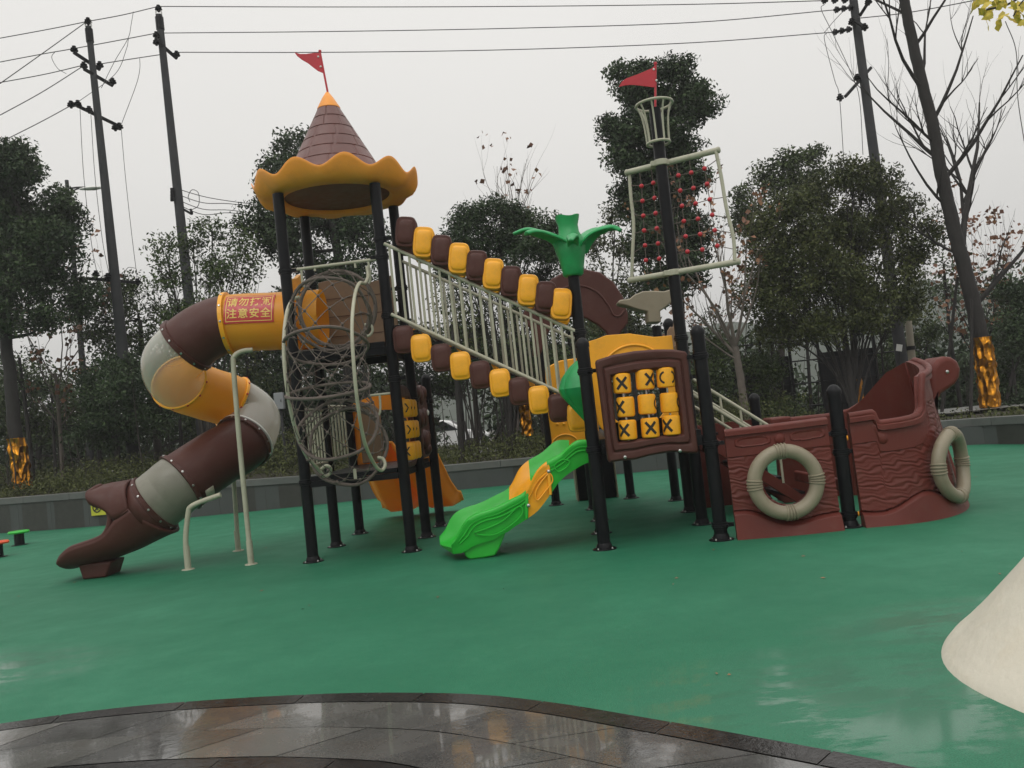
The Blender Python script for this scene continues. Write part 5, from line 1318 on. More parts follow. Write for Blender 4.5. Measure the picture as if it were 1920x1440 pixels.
tree('evergreen_tree', 'tall dense dark evergreen at the far left, behind the street lamp column', [(42, 900, 19), (28, 800, 19), (18, 700, 19), (10, 600, 19), (22, 500, 19), (38, 400, 19)], .17, .10,
     [(40, 322, 55, 50), (92, 395, 55, 48), (20, 420, 60, 70), (112, 462, 50, 50), (60, 520, 70, 55), (118, 545, 42, 42), (20, 590, 45, 45), (92, 600, 40, 26), (-40, 450, 60, 110), (8, 290, 36, 30), (55, 450, 60, 50), (-20, 340, 50, 60)],
     'leafdark', .12, 70, 11, .21, 11, 'barkdark', .62, foil=(.8, 1.95))
tree('leafy_tree', 'mid green tree behind the left utility pole', [(300, 900, 22), (290, 780, 22), (270, 680, 22), (262, 600, 22)], .14, .05,
     [(200, 568, 50, 42), (250, 556, 50, 42), (300, 590, 45, 48), (178, 625, 40, 42), (240, 640, 60, 50), (318, 650, 40, 40), (160, 590, 25, 30), (280, 690, 50, 40)], 'leafmid', .12, 38, 9, .22, 12)
tree('dark_bush', 'dark leafy bush low beside the left utility pole', [(222, 900, 19.5), (218, 820, 19.5), (212, 740, 19.5)], .09, .05,
     [(200, 690, 60, 42), (175, 740, 50, 40), (250, 720, 50, 55), (150, 710, 30, 28), (235, 790, 60, 50), (290, 760, 40, 60), (180, 810, 50, 40)], 'leafdark', .10, 60, 10, .2, 13, 'barkdark', cat='bush')
tree('slender_tree', 'airy tree with many thin stems behind the brown tube section', [(395, 900, 19), (390, 800, 19), (385, 700, 19), (382, 600, 19)], .06, .03,
     [(318, 480, 36, 36), (356, 446, 42, 30), (400, 436, 40, 30), (440, 444, 36, 30), (330, 530, 32, 42), (380, 500, 50, 40), (430, 510, 45, 40), (300, 505, 22, 26), (462, 490, 30, 50), (400, 570, 60, 40), (330, 590, 30, 40), (360, 640, 50, 40), (460, 570, 30, 50)],
     'leafmid', .105, 28, 8, .19, 14, 'bark', .55, stems=1)
tree('evergreen_tree', 'tall dark evergreen rising behind the castle roof', [(668, 880, 21), (655, 700, 21), (640, 520, 21), (612, 380, 21), (575, 300, 21)], .20, .08,
     [(545, 272, 32, 30), (524, 315, 46, 38), (572, 345, 55, 50), (508, 372, 36, 30), (620, 415, 65, 45), (540, 455, 60, 45), (684, 440, 48, 50), (600, 510, 60, 45), (500, 450, 36, 45), (664, 520, 50, 40), (480, 420, 22, 30), (560, 400, 50, 40), (560, 570, 50, 40), (700, 560, 40, 50), (640, 590, 60, 50)],
     'leafdark', .125, 62, 10, .24, 15, 'barkdark')
tree('round_tree', 'round crowned dark green tree above the sloping bridge', [(960, 900, 18), (955, 780, 18), (950, 680, 18), (948, 600, 18)], .07, .035,
     [(862, 432, 34, 34), (900, 412, 42, 28), (940, 402, 48, 28), (990, 408, 48, 30), (1030, 430, 38, 30), (868, 470, 45, 36), (930, 455, 60, 42), (990, 465, 60, 46), (1036, 480, 30, 42), (838, 500, 24, 34), (910, 520, 55, 30), (990, 540, 50, 32), (1030, 540, 30, 40)],
     'leafdark', .085, 70, 12, .17, 16, 'barkdark', .42, stems=1)
for k, (u_, sd_) in enumerate(((880, 31), (1010, 33))):
    tree('round_tree', ('sparse leafy lower stems left of the round crowned tree', 'sparse leafy lower stems behind the palm post')[k], [(u_ + 20, 900, 18.6), (u_ + 10, 760, 18.6), (u_, 620, 18.6)], .05, .025,
         [(u_ - 30, 560, 40, 50), (u_ + 20, 570, 45, 50), (u_, 630, 50, 45), (u_ - 30, 690, 45, 40), (u_ + 40, 680, 40, 40)], 'leafmid', .085, 30, 8, .2, sd_, 'bark', .42, stems=1)
tree('evergreen_tree', 'tallest dark evergreen, behind the mast and its red flag', [(1296, 900, 19), (1282, 700, 19), (1266, 500, 19), (1250, 330, 19), (1240, 220, 19)], .19, .07,
     [(1163, 138, 22, 18), (1215, 124, 30, 16), (1262, 138, 42, 26), (1302, 160, 32, 30), (1190, 168, 40, 36), (1240, 185, 55, 45), (1302, 208, 38, 36), (1160, 238, 40, 34), (1210, 255, 60, 46), (1268, 268, 50, 42), (1180, 305, 45, 40), (1240, 325, 55, 46), (1288, 335, 36, 44), (1192, 375, 46, 44), (1256, 410, 56, 50), (1298, 440, 38, 46), (1206, 455, 48, 44), (1284, 505, 46, 44), (1240, 530, 46, 44)],
     'leafdark', .12, 75, 13, .20, 17, 'barkdark')
tree('olive_tree', 'lighter olive tree between the palm top and the mast', [(1165, 880, 23), (1155, 700, 23), (1150, 560, 23)], .10, .05,
     [(1150, 415, 34, 24), (1120, 450, 28, 30), (1162, 465, 36, 36), (1118, 530, 36, 46), (1172, 550, 36, 50), (1140, 610, 50, 40), (1190, 620, 30, 40)], 'leafolive', .12, 40, 9, .24, 18)
tree('broad_bush_tree', 'broad many stemmed bushy tree in front of the right utility pole', [(1606, 800, 17.5), (1598, 740, 17.5), (1590, 680, 17.5), (1580, 600, 17.5)], .10, .05,
     [(1432, 420, 42, 42), (1482, 385, 46, 40), (1540, 352, 52, 40), (1600, 326, 56, 34), (1652, 338, 46, 40), (1692, 388, 40, 44), (1440, 478, 50, 50), (1500, 455, 60, 56), (1570, 420, 60, 60), (1640, 420, 60, 60), (1700, 470, 38, 56), (1426, 550, 45, 50), (1490, 540, 60, 60), (1560, 515, 60, 60), (1622, 520, 50, 60), (1684, 560, 36, 56), (1470, 620, 50, 40), (1545, 610, 60, 40), (1728, 440, 22, 34), (1610, 600, 40, 40)],
     'leafolive', .095, 62, 11, .19, 19, 'barkdark', .38, stems=1)
tree('leafy_tree', 'grey green tree peeping over the left of the broad bushy tree', [(1470, 880, 24), (1465, 600, 24), (1470, 420, 24)], .12, .06,
     [(1480, 306, 34, 22), (1520, 296, 28, 20), (1442, 336, 40, 32), (1404, 376, 24, 36), (1500, 340, 50, 30), (1400, 420, 26, 40)], 'leafmid', .13, 60, 11, .24, 20)
tree('dark_bush', 'dark leafy bush at the right edge beside the gold wrapped tree', [(1905, 800, 17), (1900, 700, 17)], .06, .04,
     [(1904, 545, 36, 40), (1884, 620, 34, 46), (1915, 690, 36, 50), (1880, 730, 26, 30), (1940, 600, 40, 60), (1895, 760, 30, 20)], 'leafdark', .10, 50, 9, .2, 21, 'barkdark', cat='bush')
tree('dark_bush', 'dark bush between the bushy tree and the bare tree', [(1730, 800, 22), (1725, 700, 22)], .06, .04,
     [(1700, 650, 50, 36), (1740, 625, 36, 26), (1680, 720, 60, 40), (1640, 700, 50, 50), (1715, 590, 26, 26)], 'leafmid', .12, 50, 9, .24, 22, 'barkdark', cat='bush')
tree('dark_bush', 'leafy bush right of the tall mast post', [(1345, 850, 19), (1340, 760, 19)], .06, .04,
     [(1340, 640, 36, 55), (1330, 720, 45, 55), (1300, 780, 40, 40), (1420, 690, 40, 60), (1440, 770, 50, 36)], 'leafmid', .10, 45, 9, .22, 23, 'barkdark', cat='bush')
tree('evergreen_tree', 'dim evergreen seen between tower posts and bridge shields', [(870, 900, 23), (862, 760, 23), (850, 650, 23)], .12, .07,
     [(840, 640, 55, 45), (900, 660, 55, 45), (960, 680, 50, 45), (830, 720, 50, 40), (740, 640, 50, 60), (780, 720, 50, 50)], 'leafdark', .13, 50, 9, .26, 24, 'barkdark')
tree('evergreen_tree', 'dim evergreen low behind the net tunnel', [(540, 900, 22), (545, 800, 22), (560, 700, 22)], .12, .07,
     [(470, 660, 50, 50), (540, 640, 55, 50), (600, 680, 55, 50), (500, 740, 60, 50), (580, 760, 60, 50), (660, 720, 55, 60), (640, 640, 40, 40)], 'leafdark', .13, 45, 9, .26, 25, 'barkdark')
tree('evergreen_tree', 'dim evergreen low at the far left edge', [(70, 900, 24), (75, 800, 24)], .12, .07,
     [(40, 720, 60, 50), (100, 740, 50, 50), (0, 770, 60, 50), (130, 790, 50, 40), (60, 800, 60, 40), (350, 760, 50, 60), (400, 800, 50, 50)], 'leafmid', .13, 45, 9, .26, 26, 'barkdark')

tree('foil_wrapped_tree', 'young tree with a copper gold foil wrap under the bridge shields', [(992, 840, 18), (984, 770, 18), (975, 700, 18), (968, 620, 18)], .105, .04, [(960, 600, 30, 30), (985, 640, 34, 26), (950, 650, 24, 24)], 'leafmid', .09, 26, 8, .2, 61, 'barkdark', .4, foil=(.80, 1.75))
tree('foil_wrapped_tree', 'young tree with a small gold foil wrap behind the ship', [(1616, 800, 18.2), (1607, 730, 18.2), (1600, 650, 18.2), (1596, 560, 18.2)], .10, .05, [(1600, 560, 30, 30), (1620, 600, 34, 26)], 'leafmid', .09, 30, 8, .2, 62, 'barkdark', .4, foil=(.62, 1.26))

def bare(name, label, trunk, r0, r1, seed, limbs, leaf=None, n_leaf=0, base_z=.38, bark='barkdark', foil=None, lsize=.12, depth=3, group=None, trunk_pts=None):
    """leafless tree: trunk plus recursively forking upward limbs; limbs: (fraction of trunk, angle deg in the picture plane, length m, radius)"""
    Y = trunk[0][2]; rn = random.Random(seed); P = [at(u, v, Y) for u, v, *_ in trunk]
    t = thing(name, label, 'tree', (P[0].x, P[0].y, base_z - .1), group); P[0].z = min(P[0].z, base_z - .1)
    TPt = spline(P, 8); n = len(TPt); rad = [r0 + (r1 - r0) * (k / (n - 1)) for k in range(n)]
    b = MB(); b.tube([p + Vector((rn.uniform(-1, 1), rn.uniform(-1, 1), 0)) * rad[i] * .08 for i, p in enumerate(TPt)], rad, 14); b.build('trunk', M[bark], t, smooth=60)
    lb = MB(); tips = []
    def grow(p, d, L_, r_, lev):
        k = 6; pts = [p]; rr = [r_]; dd = d.copy()
        for i in range(k):
            dd = (dd + Vector((rn.uniform(-.16, .16), rn.uniform(-.16, .16), rn.uniform(-.02, .14)))).normalized(); pts.append(pts[-1] + dd * (L_ / k)); rr.append(r_ * (1 - .75 * (i + 1) / k))
            if rn.random() < .5 and lev >= depth - 1: tips.append(pts[-1])
        lb.tube(pts, rr, 6 if lev < 2 else 4, cap=False)
        if lev < depth:
            for j in range(rn.choice((3, 4, 5))):
                i = rn.randrange(1, k + 1); a = rn.uniform(-.9, .9); ax = Vector((rn.uniform(-1, 1), rn.uniform(-1, 1), rn.uniform(-1, 1))).normalized()
                nd = (Matrix.Rotation(rn.choice((-1, 1)) * rn.uniform(.35, .8), 3, ax) @ dd); nd.z = abs(nd.z) * .6 + .35; grow(pts[i], nd.normalized(), L_ * rn.uniform(.40, .65), max(.0035, rr[i] * .62), lev + 1)
        tips.append(pts[-1])
    for fr, ang, L_, r_ in limbs:
        p = TPt[min(n - 1, int(fr * n))]; a = R(ang); d = Vector((math.cos(a), rn.uniform(-.4, .4), math.sin(a))).normalized(); grow(p, d, L_, r_, 0)
    lb.build('branches', M[bark], t, smooth=60)
    if leaf and n_leaf:
        sel = [rn.choice(tips) for _ in range(n_leaf)]; leaf_cloud('leaves', np.array([list(p) for p in sel]), .09, 3, lsize, M[leaf], t, seed, aspect=.9)
    if foil:
        FP = [p for p in spline(P, 30) if foil[0] <= p.z <= foil[1]]; b = MB(); rows = []
        for i, p in enumerate(FP):
            row = []
            for k in range(30):
                a = 2 * math.pi * k / 30; w_ = 1.1 + .06 * math.sin(a * 2 + i * .5) + .05 * math.sin(a * 5 - i * .9) + rn.uniform(-.03, .03); row.append(p + V3(math.cos(a), math.sin(a)) * r0 * w_)
            rows.append(row)
        b.grid(rows, closed_u=True); b.build('foil_wrap', M['foil'], t, smooth=25)['label'] = 'shiny gold foil wrapped round the trunk'
    return t
bare('bare_tree', 'big leaning bare tree with gold foil round its trunk at the right', [(1858, 776, 16.4), (1850, 700, 16.4), (1838, 630, 16.4), (1818, 540, 16.4), (1792, 440, 16.4), (1768, 340, 16.4), (1748, 230, 16.4), (1720, 120, 16.4), (1695, 0, 16.4), (1680, -80, 16.4)], .165, .085, 41,
     [(.30, 40, 2.6, .05), (.36, 68, 3.4, .06), (.42, 62, 3.6, .06), (.40, 150, 1.6, .03), (.50, 130, 1.9, .035), (.55, 55, 2.6, .045), (.60, 118, 2.2, .04), (.62, 145, 2.0, .03), (.66, 60, 2.2, .04), (.72, 128, 2.4, .04), (.75, 75, 2.0, .03), (.80, 45, 1.8, .035), (.86, 140, 1.8, .03), (.92, 60, 1.6, .03)], foil=(.42, 1.80), depth=2)
bare('bare_tree', 'small pale trunked tree with rust leaves right of the mast', [(1402, 800, 16.9), (1390, 720, 16.9), (1378, 650, 16.9)], .085, .065, 42,
     [(.85, 130, 2.0, .035), (.9, 110, 2.2, .04), (.95, 95, 2.3, .04), (.97, 80, 2.0, .035), (.95, 60, 1.7, .03), (.8, 145, 1.4, .025), (.98, 120, 2.6, .03)], 'leafrust', 100, bark='barkpale', depth=2, lsize=.10)
bare('bare_tree', 'thin shoots with red brown leaves above the round crowned tree', [(970, 880, 22.5), (968, 700, 22.5), (965, 520, 22.5), (965, 430, 22.5)], .07, .045, 43,
     [(.8, 120, 1.7, .018), (.85, 105, 2.0, .018), (.9, 95, 2.1, .018), (.95, 88, 2.2, .018), (.95, 78, 2.0, .018), (.92, 65, 1.7, .018), (.98, 92, 1.6, .015), (.8, 140, 1.6, .016), (.85, 50, 1.7, .016), (.9, 112, 2.0, .016), (.9, 72, 2.0, .016)], 'leafrust', 26, bark='barkpale', depth=1, lsize=.14)
bare('autumn_tree', 'small tree with rusty leaves behind the bare tree at the right', [(1850, 800, 20), (1848, 700, 20), (1846, 600, 20)], .05, .035, 44,
     [(.5, 120, 1.6, .02), (.6, 100, 2.0, .02), (.7, 80, 2.2, .02), (.8, 60, 2.0, .02), (.9, 95, 2.2, .02), (.95, 45, 1.9, .02), (.9, 130, 1.6, .018), (.6, 35, 1.8, .02)], 'leafrust', 150, depth=2, lsize=.12)
bare('autumn_tree', 'rusty leaved sapling at the far right edge', [(1935, 800, 20.5), (1932, 700, 20.5), (1928, 600, 20.5)], .05, .03, 45,
     [(.6, 110, 1.7, .02), (.8, 90, 2.0, .02), (.9, 125, 1.8, .02), (.95, 70, 1.8, .02)], 'leafrust', 60, depth=2, lsize=.12)
bare('autumn_tree', 'rusty leaved small tree between the left evergreen and utility pole', [(118, 900, 20.5), (112, 800, 20.5), (104, 700, 20.5)], .05, .035, 46,
     [(.5, 120, 1.8, .02), (.6, 60, 1.9, .02), (.7, 100, 2.2, .02), (.8, 80, 2.3, .02), (.9, 50, 2.2, .02), (.9, 125, 2.0, .02), (.5, 40, 1.6, .02)], 'leafrust', 120, bark='barkpale', depth=2, lsize=.13)
bare('autumn_tree', 'rusty leaved thicket tree right of the small pale trunked tree', [(1312, 830, 20.5), (1310, 760, 20.5), (1312, 680, 20.5)], .05, .035, 47,
     [(.5, 110, 1.6, .02), (.7, 60, 1.9, .02), (.8, 80, 2.2, .02), (.9, 50, 2.0, .02)], 'leafrust', 60, bark='barkpale', depth=2, lsize=.11)
# young trees: thin trunks in the planting bed
rs = random.Random(77)
sap = [(60, 20), (100, 22), (185, 21), (335, 20.5), (420, 22), (480, 20), (560, 24), (700, 20.5), (860, 17.5), (905, 22), (1085, 19), (1190, 20), (1225, 22), (1455, 20), (1520, 22), (1665, 20.5), (1800, 21)]
for k, (u, Y) in enumerate(sap):
    p = at(u, 860 - u * .06, Y); zb = .3; h = rs.uniform(2.6, 3.8); t = thing('young_tree', 'thin trunked young tree in the shady planting bed behind the wall', 'tree', (p.x, Y, zb), 'thin young trees in the planting bed')
    P = spline([V3(p.x, Y, zb - .1), V3(p.x + rs.uniform(-.1, .1), Y, zb + h * .5), V3(p.x + rs.uniform(-.2, .2), Y, zb + h)], 5); r_ = rs.uniform(.03, .07)
    b = MB(); b.tube(P, [r_ * (1 - .5 * i / (len(P) - 1)) for i in range(len(P))], 8); b.build('trunk', M['barkdark'], t, smooth=60)
    cc = [P[-1] + V3(rs.uniform(-.5, .5), rs.uniform(-.5, .5), rs.uniform(-.9, .3)) for _ in range(14)]
    b = MB()
    for q_ in cc: b.tube(wob(P[rs.randrange(len(P) // 2, len(P))], q_, 3, .06, rs), [.012, .008, .005, .003], 4, cap=False)
    b.build('branches', M['barkdark'], t, smooth=60)
    leaf_cloud('crown', np.array([list(q_) for q_ in cc]), .2, 32, .11, M[('leafdark', 'leafmid', 'leafolive')[k % 3]], t, 200 + k)
# support stakes leaning on a trunk
for k, (a_, b_, lab) in enumerate((((905, 850, 18.2), (952, 768, 18.4), 'left leaning tree stake beneath the bridge shields'), ((948, 800, 18.4), (958, 740, 18.5), 'steeper tree stake beneath the bridge shields'),
                                 ((1765, 780, 16.8), (1795, 520, 16.6), 'long prop leaning on the bare tree from the left'), ((1820, 778, 16.2), (1822, 560, 16.3), 'upright prop beside the gold wrapped trunk'), ((1880, 780, 16.9), (1900, 690, 17), 'short prop right of the gold wrapped trunk'), ((870, 790, 18), (885, 842, 18), 'thin crooked stake beside the white car'))):
    A, B_ = at(*a_), at(*b_); lo, hi = (A, B_) if A.z < B_.z else (B_, A); lo = lo.copy(); lo.z = min(lo.z, .35)
    b = MB(); b.tube([lo, lo.lerp(hi, .5) + V3(.01, 0, 0), hi], [.035, .032, .028], 8); tag(b.build('tree_stake', M['barkdark'], None, origin=lo), lab, 'stake', 'wooden tree props')

# undergrowth behind the wall and the dim wood beyond it
rg = np.random.default_rng(9); C_ = []
for k in range(9000):
    s = rg.uniform(0, cum[-1] - 12); d = .35 + rg.uniform(0, 1) ** 1.2 * 4.6; p, h = on_wall(s, d)
    if p.x > 5.8 and d > 1.3: continue
    hh = (.18 + (.72 if p.x < -3.5 else .56) * min(1, d / 1.3)) * (.6 + .5 * math.sin(s * .9) * math.sin(s * .37 + 1)) if p.x < 5.5 else .10 + .05 * math.sin(s * 2)
    C_.append((p.x, p.y, h - .05 + rg.uniform(0, 1) * max(.06, hh)))
o = leaf_cloud('undergrowth', np.array(C_), .10, 17, .06, M['ground_leaf'], None, 10, droop=-.5); tag(o, 'low brownish green ground cover growing in the long planter', 'ground cover', kind='stuff')
C_ = []; lows = []
for k in range(3800):
    x_ = rg.uniform(-24, 19); y_ = rg.uniform(24, 31) - (2 if x_ > 9 else 0); hmax = 3.4 + 1.0 * math.sin(x_ * .55) + .7 * math.sin(x_ * 1.7 + 2) + (-x_ * .04)
    if 8.5 < x_ < 14.5: hmax *= .62
    zz_ = -.3 + rg.uniform(0, 1) ** .8 * hmax
    if at(805, 800, y_).x < x_ < at(930, 800, y_).x and zz_ < 2.3: continue
    C_.append((x_, y_, zz_))
o = leaf_cloud('wood', np.array(C_), .42, 26, .22, M['leafdark'], None, 12); tag(o, 'dim mass of dense shrubs and small trees beyond the planting bed', 'woodland', kind='stuff')
b = MB()
for k in range(330):
    x_ = rg.uniform(-20, 16); y_ = rg.uniform(18.5, 26); hh = rg.uniform(1.2, 3.2); r_ = rg.uniform(.006, .02)
    b.tube([V3(x_, y_, .1), V3(x_ + rg.uniform(-.15, .15), y_, .1 + hh * .5), V3(x_ + rg.uniform(-.35, .35), y_, .1 + hh)], [r_, r_ * .8, r_ * .4], 4, cap=False)
tag(b.build('undergrowth_twigs', M['bark'], None), 'countless thin upright twigs in the planting bed', 'twigs', kind='stuff')
# far misty hill line at the right gap
b = MB(); rows = []
for y_, hz in ((150, 0), (175, 1)):
    rows.append([V3(x_, y_, -.4 if hz == 0 else 13 + 5 * math.sin(x_ * .021) + 2 * math.sin(x_ * .09) + 1.0 * math.sin(x_ * .31)) for x_ in np.linspace(-200, 260, 160)])
rows.append([p + V3(0, 60, -10) for p in rows[1]])
b.grid(rows); o = struct(b.build('hills', M['leafdark'], smooth=60)); o.name = 'hills'

# ================================================================ POLES, CABLES, LAMP
def utility_pole(label, top, bot, Y, r0, r1):
    T_, B_ = at(*top, Y), at(*bot, Y); d = (T_ - B_).normalized(); B_ = B_ - d * ((B_.z + .2) / d.z); t = thing('utility_pole', label, 'utility pole', B_)
    b = MB(); b.tube([B_, B_.lerp(T_, .5), T_], [r0, (r0 + r1) / 2, r1], 24); b.build('pole_shaft', M['concrete'], t, smooth=60)
    b = MB(); b.tube([T_ - d * .38, T_ - d * .06], r1 + .02, 20); b.build('pole_band', M['black'], t)
    b = MB(); b.tube(spline([T_ - d * .06 + X_ * .05, T_ + d * .08 + X_ * .07, T_ + d * .2, T_ + d * .08 - X_ * .07, T_ - d * .06 - X_ * .05], 4), .018, 6); b.build('top_bracket', M['steel'], t)
    return t
ins_proto = None
def insulator(t, p, parent=None, axis=(0, 0, 1), s=1.0):
    b = MB(); b.lathe([(0, -.10), (.03, -.10), (.035, -.06), (.085, -.05), (.09, -.035), (.045, -.01), (.075, .0), (.078, .015), (.04, .035), (.045, .07), (0, .08)], p, 14, axis=axis)
    if s != 1.0: b.v = [tuple(Vector(p) + (Vector(v) - Vector(p)) * s) for v in b.v]
    b.build('insulator', M['black'], t)
def arm(t, p0, p1, r_=.045, ins=()):
    b = MB(); d = p1 - p0; q = Vector((1, 0, 0)).rotation_difference(d.normalized()).to_matrix(); b.box((p0 + p1) / 2, (d.length, .07, .07), mtx=q); b.build('crossarm', M['black'], t, bevel=.008)
    for p in ins: insulator(t, p)
YA, YB, YC = 20.0, 21.0, 20.0
A_ = utility_pole('left utility pole with four crossarms', (166, 50), (250, 850), YA, .155, .068)
insulator(A_, at(165, 39, YA))
arm(A_, at(138, 98, 19.8), at(188, 131, 20.3), ins=[at(139, 92, 19.8), at(187, 121, 20.3)])
arm(A_, at(157, 129, 19.8), at(212, 161, 20.3), ins=[at(157, 122, 19.8), at(211, 152, 20.3)])
arm(A_, at(134, 193, 19.7), at(224, 237, 20.4), ins=[at(133, 195, 19.7), at(146, 194, 19.7), at(167, 205, 19.8), at(216, 238, 20.2), at(224, 236, 20.4)])
arm(A_, at(160, 522, 19.8), at(258, 530, 20.3), ins=[at(180, 513, 19.8), at(202, 518, 19.9), at(258, 528, 20.3), at(156, 524, 19.7)])
Bp = utility_pole('plain utility pole left of the castle roof with one short crossarm', (298, 28), (385, 850), YB, .16, .080)
insulator(Bp, at(297, 15, YB)); arm(Bp, at(293, 76, 20.8), at(332, 110, 21.3), ins=[at(293, 65, 20.8), at(331, 101, 21.3), at(293, 78, 20.8)])
b = MB(); 
for v in (356, 362, 368, 374): b.lathe([(0, -.05), (.05, -.04), (.05, .04), (0, .05)], at(323, v, 20.85), 10)
b.tube(spline([at(345, 393, 20.8), at(352, 397, 20.75), at(360, 401, 20.7), at(357, 392, 20.7)], 4), .03, 6); b.build('low_bracket', M['black'], Bp)
Cp = utility_pole('right utility pole with a slanting crossarm beside the bare tree', (1592, -60), (1702, 760), YC, .145, .09)
arm(Cp, at(1585, 181, 19.7), at(1633, 127, 20.2), ins=[at(1575, 182, 19.65), at(1607, 145, 19.75)])
arm(Cp, at(1612, 30, 19.8), at(1626, 8, 19.7), ins=[at(1628, 2, 19.7), at(1597, 40, 19.9)])
arm(Cp, at(1602, 38, 19.8), at(1622, 52, 19.7), ins=[at(1621, 50, 19.7)])
for pts in (((1547, 1), (1585, 0)), ((1570, 18), (1596, 14)), ((1567, 60), (1592, 55))):
    for k in range(3): p = at(pts[0][0] + (pts[1][0] - pts[0][0]) * k / 2, pts[0][1] + (pts[1][1] - pts[0][1]) * k / 2, 19.95); insulator(Cp, p, axis=(1, 0, 0), s=.9)
def cable(label, pts, r_=.011, per=8, cat='cable', name='power_cable', grp='overhead power cables'):
    P = spline([at(*p) for p in pts], per) if len(pts) > 2 else [at(*p) for p in pts]
    if pts[-1][0] in (-30, 1930): P.append(P[-1] + (P[-1] - P[-2]) * 24)          # carries on beyond the frame
    b = MB(); b.tube(P, r_, 5); tag(b.build(name, M['wire'], None, origin=P[0]), label, cat, grp)
cable('topmost long cable crossing the whole sky to the right pole', [(297, 12, YB), (620, 13, 20.8), (960, 12, 20.6), (1300, 8, 20.3), (1550, 1, YC)])
cable('middle long cable crossing above the castle flag', [(294, 62, YB), (620, 59, 20.8), (960, 53, 20.6), (1300, 42, 20.3), (1570, 18, YC)])
cable('lowest long cable running just above the castle flag', [(331, 98, 21.3), (620, 98, 20.9), (960, 93, 20.6), (1300, 80, 20.3), (1567, 60, YC)])
cable('cable rising right from the right pole behind the bare tree', [(1592, 36, YC), (1700, 24, 19), (1830, 0, 17.5), (1930, -22, 16.5)])
cable('upper cable from the left pole top to the left edge', [(165, 40, YA), (90, 55, 20.2), (-30, 77, 20.5)])
cable('upper cable joining the tops of the two left poles', [(165, 40, YA), (230, 28, 20.5), (297, 12, YB)])
cable('second cable between the two left poles', [(139, 91, 19.8), (215, 77, 20.3), (294, 62, 20.9)])
cable('second cable from the left pole to the left edge', [(139, 91, 19.8), (70, 103, 20), (-30, 122, 20.3)])
cable('third cable between the two left poles', [(187, 120, 20.3), (250, 110, 20.6), (310, 101, 21.2)])
cable('third cable from the left pole to the left edge', [(157, 122, 19.8), (80, 140, 20), (-30, 160, 20.2)])
cable('steep cable from the left pole top down to the left edge', [(162, 41, YA), (80, 100, 19), (-30, 178, 18)])
cable('steep cable from the second crossarm down to the left edge', [(156, 124, 19.8), (75, 175, 19), (-30, 232, 18)])
cable('steep cable from the third crossarm down to the left edge', [(133, 198, 19.7), (70, 232, 19), (-30, 282, 18)])
for k, (pts, lb_) in enumerate(([[(250, 22, 20.6), (246, 45, 20.5), (240, 72, 20.4), (215, 115, 20.2), (190, 165, 20)], 'kinked jumper hanging from the top left cable'],
                     [[(241, 72, 20.5), (236, 95, 20.4), (215, 140, 20.2), (148, 190, 19.8)], 'kinked jumper hanging from the second left cable'],
                     [[(262, 110, 20.7), (262, 130, 20.6), (255, 160, 20.5), (228, 232, 20.4)], 'kinked jumper hanging from the third left cable'],
                     [[(103, 97, 19.9), (97, 108, 19.9), (108, 128, 19.9), (124, 138, 19.9)], 'short looped jumper left of the left pole'],
                     [[(150, 205, 19.7), (157, 330, 19.7), (172, 460, 19.7), (181, 508, 19.8)], 'left drop cable along the left pole'],
                     [[(170, 208, 19.8), (178, 330, 19.8), (192, 450, 19.8), (204, 512, 19.9)], 'middle drop cable along the left pole'],
                     [[(227, 238, 20.4), (235, 330, 20.4), (247, 440, 20.3), (257, 520, 20.3)], 'right drop cable along the left pole'],
                     [[(147, 515, 19.7), (160, 492, 19.8), (176, 487, 19.8)], 'small arched jumper at the lowest crossarm'],
                     [[(232, 515, 20.1), (240, 502, 20.2), (255, 503, 20.3)], 'small arched jumper right of the left pole'])):
    cable(lb_, pts, .007, 6, 'jumper cable', 'jumper_cable', 'jumper cables')
for k, (y0_, y1_) in enumerate(((352, 383), (362, 388), (372, 400), (380, 405))):
    cable(('first', 'second', 'third', 'fourth')[k] + ' from the top of the four low cables left of the castle roof', [(326, y0_, 20.9), (380, y0_ + 16 + k * 2, 21.5), (430, y1_ - 6, 22), (500, y1_ + 3, 23)], .010, 6, 'cable', 'low_cable', 'low cables from the second pole')
cable('looped spare cable on the low cables', [(356, 395, 20.9), (372, 385, 21), (372, 362, 21), (360, 356, 21), (353, 368, 21), (356, 378, 21)], .009, 6, 'cable', 'low_cable', 'low cables from the second pole')
cable('left drop cable beside the right pole', [(1550, 62, 19.9), (1546, 75, 19.8), (1565, 150, 19.7), (1574, 182, 19.6), (1582, 300, 19.6)], .008, 6, 'jumper cable', 'jumper_cable', 'jumper cables')
cable('slanting jumper left of the right pole', [(1546, 8, 19.9), (1540, 18, 19.9), (1560, 60, 19.8), (1598, 142, 19.7), (1612, 190, 19.7), (1618, 290, 19.7)], .008, 6, 'jumper cable', 'jumper_cable', 'jumper cables')
cable('crossing jumper between the two upper right cables', [(1545, 62, 19.9), (1565, 38, 19.9), (1590, 12, 19.9)], .008, 6, 'jumper cable', 'jumper_cable', 'jumper cables')
cable('hanging wire at the upper right edge', [(1885, 40, 12), (1905, 95, 12), (1908, 180, 12), (1922, 275, 12)], .006, 6, 'jumper cable', 'jumper_cable', 'jumper cables')
